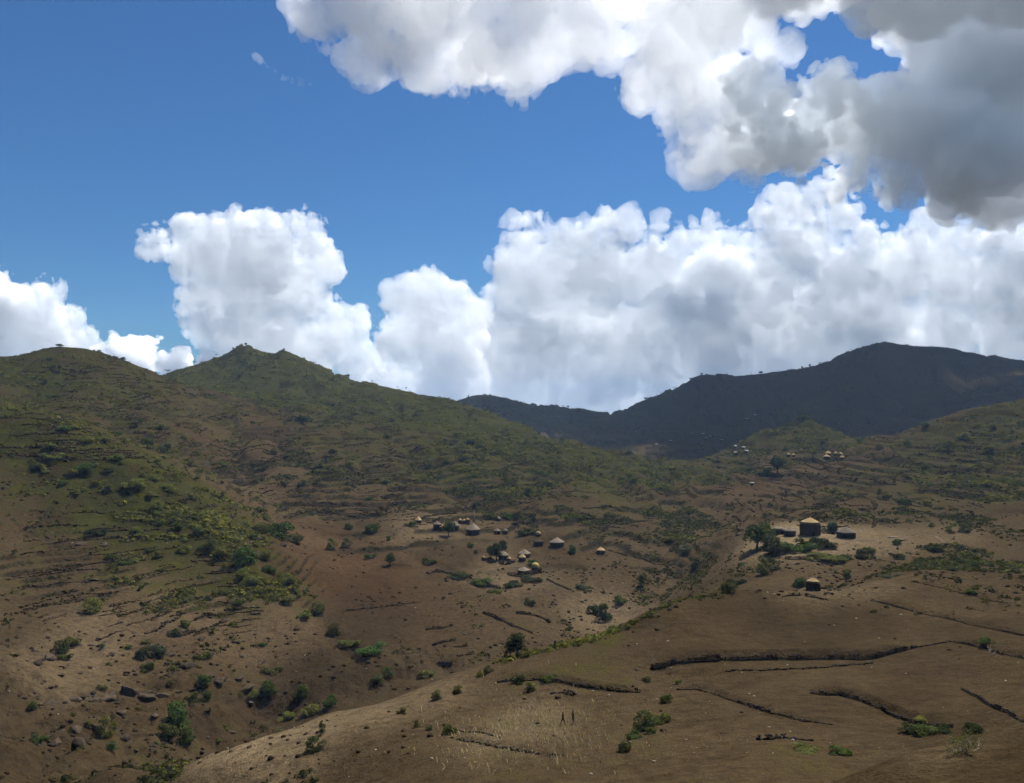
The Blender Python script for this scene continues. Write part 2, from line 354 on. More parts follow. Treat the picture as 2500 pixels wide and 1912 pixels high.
def rough_mat(name, stops, scale=2.0, detail=5, bump=.5, dist=.1, coords='Object', stretch=None):
    m, nd, lk, bs = new_mat(name)
    bs.inputs['Roughness'].default_value = .95; bs.inputs['Specular IOR Level'].default_value = .03
    tc = nd.new('ShaderNodeTexCoord').outputs[coords] if coords != 'Position' else nd.new('ShaderNodeNewGeometry').outputs['Position']
    if stretch:
        mp = nd.new('ShaderNodeMapping'); mp.inputs['Scale'].default_value = stretch; lk.new(tc, mp.inputs[0]); tc = mp.outputs[0]
    f = tex(nd, lk, scale, detail, .62, tc)
    oi = nd.new('ShaderNodeObjectInfo').outputs['Random']
    c = ramp(nd, lk, f, stops)
    c = mixc(nd, lk, 1.0, c, ramp(nd, lk, oi, [(0, (.8, .8, .8)), (1, (1.2, 1.18, 1.12))]), 'MULTIPLY')
    lk.new(c, bs.inputs['Base Color'])
    b = nd.new('ShaderNodeBump'); b.inputs['Strength'].default_value = bump; b.inputs['Distance'].default_value = dist
    lk.new(f, b.inputs['Height']); lk.new(b.outputs[0], bs.inputs['Normal'])
    return m
BARK = rough_mat('bark', [(.3, (.03, .022, .016)), (.7, (.075, .06, .045))], 6)
PALEBARK = rough_mat('pale_bark', [(.3, (.22, .19, .15)), (.7, (.42, .38, .32))], 5)
STONE = rough_mat('stone', [(.3, (0.0255, 0.0164, 0.0083)), (.55, (0.0493, 0.0321, 0.0167)), (.8, (0.0935, 0.0650, 0.0348))], 1.6, 6, .8, .15, 'Position')
BOULDER = rough_mat('boulder_rock', [(.3, (.030, .022, .015)), (.55, (.062, .047, .032)), (.8, (.12, .094, .066))], 1.1, 7, .9, .2, 'Position')
WALLSTONE = rough_mat('wall_stone', [(.3, (.018, .014, .010)), (.55, (.035, .027, .019)), (.8, (.075, .060, .043))], 1.8, 6, .8, .12, 'Position')
PALESTONE = rough_mat('pale_stone', [(.3, (.16, .14, .11)), (.7, (.34, .31, .26))], 2.0, 5, .5, .1, 'Position')
THATCH = rough_mat('thatch', [(.28, (0.1741, 0.1187, 0.0580)), (.5, (0.3481, 0.2430, 0.1217)), (.75, (0.5803, 0.4320, 0.2318))], 3.0, 6, .8, .12, 'Object', (6, 6, 1.2))
GREYTHATCH = rough_mat('weathered_thatch', [(.28, (0.1000, 0.0803, 0.0606)), (.5, (0.1667, 0.1355, 0.1030)), (.75, (0.2668, 0.2258, 0.1773))], 3.0, 6, .8, .12, 'Object', (6, 6, 1.2))
YELLOWTHATCH = rough_mat('fresh_thatch', [(.28, (.20, .15, .05)), (.5, (.33, .26, .10)), (.75, (.46, .38, .17))], 3.0, 6, .8, .12, 'Object', (6, 6, 1.2))
WATTLE = rough_mat('wattle', [(.3, (.030, .021, .015)), (.5, (.060, .043, .030)), (.75, (.11, .082, .058))], 2.4, 6, .9, .12, 'Object', (5, 5, .6))
DOORWAY_SHADE = rough_mat('doorway_shade', [(.3, (.008, .006, .005)), (.7, (.018, .014, .011))], 3)  # near-black colour stands in for the shade inside doorways
STRAW = rough_mat('straw', [(.3, (0.3200, 0.2480, 0.1190)), (.7, (0.6720, 0.5580, 0.2940))], 2, 3, .1, .05, 'Position')
TIN = rough_mat('tin_sheet', [(.3, (0.2700, 0.2760, 0.2820)), (.7, (0.3960, 0.4020, 0.4080))], 1.2, 3, .1, .03)
SKIN = rough_mat('skin', [(.3, (.022, .013, .009)), (.7, (.036, .022, .015))], 6, 3, .1, .01)
CLOTH_DARK = rough_mat('dark_cloth', [(.3, (.020, .014, .014)), (.7, (.045, .030, .028))], 8, 4, .3, .02)
CLOTH_PALE = rough_mat('pale_cloth', [(.3, (.18, .15, .13)), (.7, (.30, .27, .24))], 8, 4, .3, .02)
HAIR = rough_mat('hair', [(.3, (.006, .005, .005)), (.7, (.012, .01, .009))], 20, 4, .4, .01)
TRACK = rough_mat('trodden_earth', [(.3, (.085, .064, .040)), (.7, (.15, .118, .078))], .8, 5, .4, .1, 'Position')

# where the ground is green, red, pale or dark: (photo column, row, value), spread in plan
def spread(samples, base, bw=.16):
    q = []; v = []
    for px, py, val in samples:
        p = at(px, py); q.append(uv(p.x/p.y, p.y)); v.append(val)
    q = np.array(q); v = np.array(v)
    cg = uv(*[a.ravel() for a in np.meshgrid(cu, cy)])
    num = np.full(len(cg), base*.25); den = np.full(len(cg), .25)
    for p, val in zip(q, v):
        w = np.exp(-((cg-p)**2).sum(1)/(2*bw*bw)); num += w*val; den += w
    return np.clip(bil((num/den).reshape(len(cy), len(cu)), UU, YY), 0, 1)
GREEN = spread([(100,1080,.9),(150,1130,1),(250,1170,.9),(350,1200,.8),(450,1230,.8),(550,1330,.9),(600,1380,.9),(300,1250,.6),(150,1220,.7),(450,1300,.7),(74,1300,.3),(200,1350,.4),(74,1400,.15),(250,1450,.2),(500,1430,.5),(74,1000,.5),(300,1600,.1),(150,1600,.05),(500,1600,.15),(650,1500,.2),(250,1750,.25),(560,1780,.3),(400,1720,.3),
  (600,870,.55),(560,930,.95),(700,960,.95),(800,930,.8),(900,990,.65),(1000,1000,.75),(1100,1020,.8),(1200,1060,.8),(1300,1090,.75),(1400,1110,.75),(1500,1150,.6),(1600,1160,.7),(1350,1180,.5),(480,930,.8),
  (500,1100,.25),(650,1180,.2),(800,1150,.26),(600,1050,.3),(900,1250,.05),(400,1000,.4),(200,930,.6),(100,900,.68),(300,930,.55),(250,1020,.4),(150,980,.5),(1000,1130,.38),(1100,1250,.22),(1300,1250,.2),(1600,1250,.25),(850,1050,.42),(700,1040,.38),(950,1070,.55),(1100,1120,.55),(1250,1160,.5),(1450,1190,.45),
  (800,1400,0),(900,1500,0),(1000,1450,.05),(1150,1310,.05),(1280,1400,.15),(1450,1400,.1),(1250,1540,.1),(1480,1520,.2),(1400,1580,.5),(1550,1520,.5),
  (1960,1020,.75),(1900,1080,.45),(2300,1090,.5),(2426,1040,.55),(2200,1180,.45),(2400,1200,.5),(2300,1250,.4),(2000,1250,.12),(2100,1200,.35),(1800,1200,.15),(1800,1350,.2),(1900,1340,.4),(2000,1380,.05),(2250,1330,.2),(2200,1380,.2),
  (1350,1000,.7),(1450,1030,.35),(1600,1030,.35),(1700,1070,.3),(2100,900,.3),(1900,1000,.3),
  (1700,1600,0),(2200,1600,0),(1700,1500,0),(2100,1500,0),(2200,1700,0),(1800,1750,.02),(1200,1750,.16),(1390,1769,.16),(700,1810,.05),(1000,1700,.02),(1300,1620,.05),(2300,1830,.2)], .15)
RED = spread([(820,1380,1),(900,1430,.9),(750,1450,.8),(700,1300,.6),(1000,1500,.5),(600,1060,.4),(650,1130,.45),(560,1090,.4),(1750,1200,.35),(1850,1190,.5),(2000,1150,.4),(1500,1150,.1),(560,1460,.7),(560,1520,.5),(300,1600,.3),(150,1300,.35),(1300,1260,.3),(1150,1350,.2),(2250,1220,.3),(1800,1500,.15),(1400,1620,.1),(2100,1700,.12),(1200,1500,.1),(500,1700,.3),(200,930,0),(100,900,0),(300,1000,.05),(900,1150,.05),(1000,1250,.05),(1100,1200,0),(1400,1250,.1),(250,1500,.1),(2200,1500,.05),(1700,1700,.05)], .04, .13)
PALE = spread([(560,1832,.9),(640,1812,.9),(760,1770,.75),(900,1735,.6),(1050,1690,.45),(1300,1760,.45),(1200,1800,.4),(700,1838,.5),(200,1600,.5),(250,1545,.45),(120,1640,.45),(560,1450,.4),(420,1480,.35),(1050,1296,.45),(1030,1290,.4),(1180,1302,.2),(1245,1406,.5),(900,1280,0),(1100,1340,0),(1350,1350,0),(1200,1240,0),(1930,1315,1.0),(1975,1318,1.0),(1905,1308,.9),(2020,1316,.7),(2080,1318,.6),(2150,1316,.6),(2000,1445,.5),(2100,1440,.35),(2300,1830,.3),(620,1560,.3),(700,1530,.3),(1475,1510,.6),(2300,1310,.4),(800,1650,0),(900,1450,0),(1700,1600,0),(2100,1500,0),(1100,1600,.1),(1850,1850,.05),(2200,1700,0),(300,1300,0),(900,1150,.05)], .08, .085)
DARK = spread([(920,1515,.9),(880,1520,.8),(960,1500,.5),(1800,1640,.3),(2100,1560,.3),(2000,1720,.45),(2250,1660,.4),(1750,1720,.3),(1900,1500,.35),(2000,1490,.4),(1800,1490,.25),(1600,1620,.05),(900,1650,.55),(780,1690,.5),(700,1710,.4),(580,1750,.4),(1400,1700,0),(1200,1620,0),(1000,1450,0),(2350,1470,.1)], .0, .09)
hum = fbm(XX, YY, 30, 4, 120)
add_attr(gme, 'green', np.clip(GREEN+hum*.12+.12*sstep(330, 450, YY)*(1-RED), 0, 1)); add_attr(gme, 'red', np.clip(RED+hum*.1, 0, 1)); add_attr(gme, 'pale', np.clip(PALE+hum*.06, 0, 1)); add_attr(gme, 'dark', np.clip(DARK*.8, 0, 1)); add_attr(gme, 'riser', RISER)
def sample(A, p):
    j = int(np.clip(np.searchsorted(YR, p.y), 0, NY-1)); i = int(np.clip(np.searchsorted(U, p.x/p.y), 0, NU-1)); return float(A[j, i])
print('materials', round(time.time()-T0, 1))
# ------------------------------------------------------------------ helpers for things
def link(name, data, parent=None, loc=None):
    o = bpy.data.objects.new(name, data); col.objects.link(o)
    if parent is not None: o.parent = parent
    if loc is not None: o.location = loc
    return o
def tag(o, label, cat, group=None):
    o['label'] = label; o['category'] = cat; o['kind'] = 'thing'
    if group: o['group'] = group
    return o
def smooth(me): me.polygons.foreach_set('use_smooth', np.ones(len(me.polygons), bool)); return me
class MB:
    """collects vertices and faces into one mesh"""
    def __init__(s): s.v = []; s.q = []; s.t = []; s.n = 0
    def add(s, v, q=None, t=None):
        v = np.asarray(v, np.float32)
        if q is not None and len(q): s.q.append(np.asarray(q, np.int64)+s.n)
        if t is not None and len(t): s.t.append(np.asarray(t, np.int64)+s.n)
        s.v.append(v); s.n += len(v)
    def tube(s, P, Rr, seg=6, cap=True):
        P = [Vector(p) for p in P]; ring = []
        for i, p in enumerate(P):
            d = (P[min(i+1, len(P)-1)]-P[max(i-1, 0)]).normalized()
            a = d.orthogonal().normalized(); b = d.cross(a)
            for k in range(seg):
                t = 2*math.pi*k/seg; ring.append(p+(a*math.cos(t)+b*math.sin(t))*Rr[i])
        n = len(P); q = [(i*seg+k, i*seg+(k+1) % seg, (i+1)*seg+(k+1) % seg, (i+1)*seg+k) for i in range(n-1) for k in range(seg)]
        t = []
        if cap:
            ring += [P[0], P[-1]]; t = [(n*seg, (k+1) % seg, k) for k in range(seg)] + [(n*seg+1, (n-1)*seg+k, (n-1)*seg+(k+1) % seg) for k in range(seg)]
        s.add([tuple(p) for p in ring], q, t)
    def lathe(s, prof, seg=28, wob=0.0, rng=None, ribs=0):
        V = []
        for i, (r, z) in enumerate(prof):
            for k in range(seg):
                t = 2*math.pi*k/seg
                rr = r*(1+(rng.uniform(-wob, wob) if rng is not None and wob else 0)+(ribs*(k % 2) if ribs else 0))
                V.append((math.cos(t)*rr, math.sin(t)*rr, z+(rng.uniform(-wob, wob)*r*.5 if rng is not None and wob else 0)))
        q = [(i*seg+k, i*seg+(k+1) % seg, (i+1)*seg+(k+1) % seg, (i+1)*seg+k) for i in range(len(prof)-1) for k in range(seg)]
        s.add(V, q)
    def box(s, c, d, rz=0.0):
        x, y, z = d[0]/2, d[1]/2, d[2]/2
        V = np.array([(-x,-y,-z),(x,-y,-z),(x,y,-z),(-x,y,-z),(-x,-y,z),(x,-y,z),(x,y,z),(-x,y,z)])
        ca, sa = math.cos(rz), math.sin(rz)
        V = np.column_stack([V[:, 0]*ca-V[:, 1]*sa, V[:, 0]*sa+V[:, 1]*ca, V[:, 2]])+np.array(c)
        s.add(V, [(0,3,2,1),(4,5,6,7),(0,1,5,4),(1,2,6,5),(2,3,7,6),(3,0,4,7)])
    def mesh(s, name, mat=None, sm=False):
        me = mesh_np(name, np.concatenate(s.v), np.concatenate(s.q) if s.q else None, np.concatenate(s.t) if s.t else None)
        if mat: me.materials.append(mat)
        if sm: smooth(me)
        return me
import bmesh
def ico(sub):
    b = bmesh.new(); bmesh.ops.create_icosphere(b, subdivisions=sub, radius=1.0)
    v = np.array([x.co[:] for x in b.verts]); t = np.array([[x.index for x in f.verts] for f in b.faces]); b.free(); return v, t
ICO1, ICO2, ICO3 = ico(1), ico(2), ico(3)

# ------------------------------------------------------------------ plants
def leaf_cloud(rng, lumps, n, size):
    """n leaf quads spread over and just inside ellipsoid lumps (cx, cy, cz, rx, ry, rz)"""
    L = np.array(lumps); w = (L[:, 3]*L[:, 4]+L[:, 4]*L[:, 5]+L[:, 3]*L[:, 5]); k = rng.choice(len(L), n, p=w/w.sum())
    d = rng.normal(size=(n, 3)); d[:, 2] = np.abs(d[:, 2])*.9-.55*rng.random(n); d /= np.linalg.norm(d, axis=1)[:, None]
    c = L[k, :3] + d*L[k, 3:6]*(rng.uniform(.55, 1.08, n)**.7)[:, None]
    c[:, 2] = np.maximum(c[:, 2], .012)
    nn = d + rng.normal(size=(n, 3))*.7; nn /= np.linalg.norm(nn, axis=1)[:, None]
    a = np.cross(nn, rng.normal(size=(n, 3))); a /= np.linalg.norm(a, axis=1)[:, None]; b = np.cross(nn, a)
    s = size*rng.uniform(.6, 1.5, n)[:, None]; a *= s; b *= s*rng.uniform(.5, .9, n)[:, None]
    V = np.stack([c-a-b*.5, c+a*.2-b, c+a+b*.4, c-a*.3+b], 1).reshape(-1, 3)
    return V, np.arange(4*n).reshape(n, 4)
def shrub_parts(seed, n=420, size=.055, h=.8, spread_=.5):
    rng = np.random.default_rng(seed); lumps = []
    for k in range(rng.integers(5, 9)):
        a = rng.uniform(0, 2*math.pi); r = spread_*rng.uniform(.1, .95)
        s = rng.uniform(.13, .28); z = h*rng.uniform(.12, .74)*(1-.45*r/spread_)
        lumps.append((math.cos(a)*r, math.sin(a)*r, z, s, s, s*rng.uniform(.8, 1.2)))
    for k in range(3):
        a = 2*math.pi*(k+rng.random())/3; lumps.append((math.cos(a)*spread_*.5, math.sin(a)*spread_*.5, .1*h, .22, .22, .2))
    m = MB(); m.add(*leaf_cloud(rng, lumps, n, size)); fol = m.mesh('shrub_foliage', LEAF)
    m = MB()
    for L in lumps[:6]:
        m.tube([(0, 0, -.12), (L[0]*.35, L[1]*.35, L[2]*.45), (L[0]*.9, L[1]*.9, L[2])], [.02, .012, .004], 5)
    return fol, m.mesh('shrub_stem', BARK)
SHRUBS = [shrub_parts(s, 520) for s in range(100, 108)] + [shrub_parts(s, 420, .05, 1.1, .42) for s in range(108, 112)]
SHRUBS_FINE = [shrub_parts(s, 1500, .034) for s in range(120, 124)] + [shrub_parts(s, 1500, .032, 1.15, .42) for s in range(124, 126)]
def tree_parts(seed, kind):
    """unit height tree: trunk with limbs, and a crown of leaf clumps at the limb ends"""
    rng = np.random.default_rng(seed); m = MB(); lumps = []
    if kind == 'acacia':
        top, nl, rad, th, ls = .62, 7, .62, .11, .045
    elif kind == 'slender':
        top, nl, rad, th, ls = .25, 11, .17, .16, .032
    else:
        top, nl, rad, th, ls = .22, 11, .34, .2, .04
    m.tube([(0, 0, -.12), (.01, .0, top*.5), (.0, .015, top)], [.045, .034, .027], 7)
    for k in range(nl):
        a = 2*math.pi*(k+rng.random()*.6)/nl*(1 if kind != 'slender' else 2.4)
        if kind == 'slender':
            z = .3+.62*k/nl; r = rad*(1-.75*(k/nl)**1.5)*rng.uniform(.4, 1)
        else:
            z = (.80 if kind == 'acacia' else rng.uniform(.28, .82)); r = rad*rng.uniform(.3, 1)*(1 if kind == 'acacia' else math.sin(math.pi*min(.95, z)))
        e = (math.cos(a)*r, math.sin(a)*r, z)
        m.tube([(0, .01, min(top, z*.8)), (e[0]*.4, e[1]*.4, (top+z)/2 if kind != 'slender' else z*.92), e], [.022, .014, .005], 5)
        lumps.append((*e, th*rng.uniform(.9, 1.5), th*rng.uniform(.9, 1.5), th*(rng.uniform(.4, .6) if kind == 'acacia' else rng.uniform(.8, 1.3))))
    if kind == 'slender': m.tube([(0, 0, top), (.005, 0, .93)], [.026, .006], 6); lumps.append((0, 0, .9, .07, .07, .09))
    if kind == 'round': lumps += [(0, 0, .72, .26, .26, .22), (.1, -.1, .45, .24, .24, .2), (-.12, .08, .38, .22, .22, .18)]
    f = MB(); f.add(*leaf_cloud(rng, lumps, 1100, ls)); nleaf = f.n//4
    c = MB(); c.v, c.q, c.t, c.n = f.v+m.v, f.q+[a+f.n for a in m.q], [a+f.n for a in m.t], f.n+m.n
    whole = c.mesh('small_tree', LEAF); whole.materials.append(BARK)
    mi = np.zeros(len(whole.polygons), np.int32); mi[nleaf:] = 1; whole.polygons.foreach_set('material_index', mi)
    return f.mesh('tree_crown', LEAF), m.mesh('tree_trunk', BARK), whole
TREES = {k: [tree_parts(200+i+10*j, k) for i in range(3)] for j, k in enumerate(('acacia', 'slender', 'round'))}
RNG = np.random.default_rng(5)
COL = {'dark': (.044, .053, .020), 'green': (.066, .088, .024), 'bright': (.06, .098, .027), 'yellow': (.125, .13, .036), 'olive': (.10, .104, .034), 'grey': (.08, .10, .058), 'tree': (.045, .062, .022)}
def plant(px, py, w, h, tint, label, group=None, kind='shrub', cat=None, small=False, P=None):
    """w, h: size in photograph pixels"""
    p = P if P is not None else at(px, py)
    k = p.y/FPX; W, H = w*k, h*k
    c = COL[tint]; j = RNG.uniform(.82, 1.22); colr = (c[0]*j*RNG.uniform(.9, 1.1), c[1]*j, c[2]*j, 1)
    rz = RNG.uniform(0, 6.28)
    if kind == 'shrub':
        lib = (SHRUBS_FINE if w >= 28 else SHRUBS)
        tall = h > .95*w
        lib = lib[-2:] if tall and w >= 28 else (lib[-4:] if tall else lib[:-2])
        fol, stem = lib[int(RNG.integers(len(lib)))]
        sc = (W/.98, W/.98, H/(1.28 if tall else .98)); name = 'shrub'; cat = cat or 'shrub'; n1, n2 = 'foliage', 'stem'
    else:
        lib = TREES[kind]; fol, stem, whole = lib[int(RNG.integers(len(lib)))]
        if small: fol = whole
        wid = {'acacia': 1.35, 'slender': .48, 'round': .85}[kind]
        sc = (W/wid, W/wid, H); name = {'acacia': 'acacia_tree', 'slender': 'slender_tree', 'round': 'tree'}[kind]; cat = cat or 'tree'; n1, n2 = 'crown', 'trunk'
    if small:
        o = link(name, fol); o.location = p-Vector((0, 0, .05*H)); o.scale = sc; o.rotation_euler.z = rz; o.color = colr
        return tag(o, label, cat, group)
    e = link(name, None); e.location = p; e.scale = sc; e.rotation_euler.z = rz
    f = link(n1, fol, e); f.color = colr; link(n2, stem, e)
    return tag(e, label, cat, group)

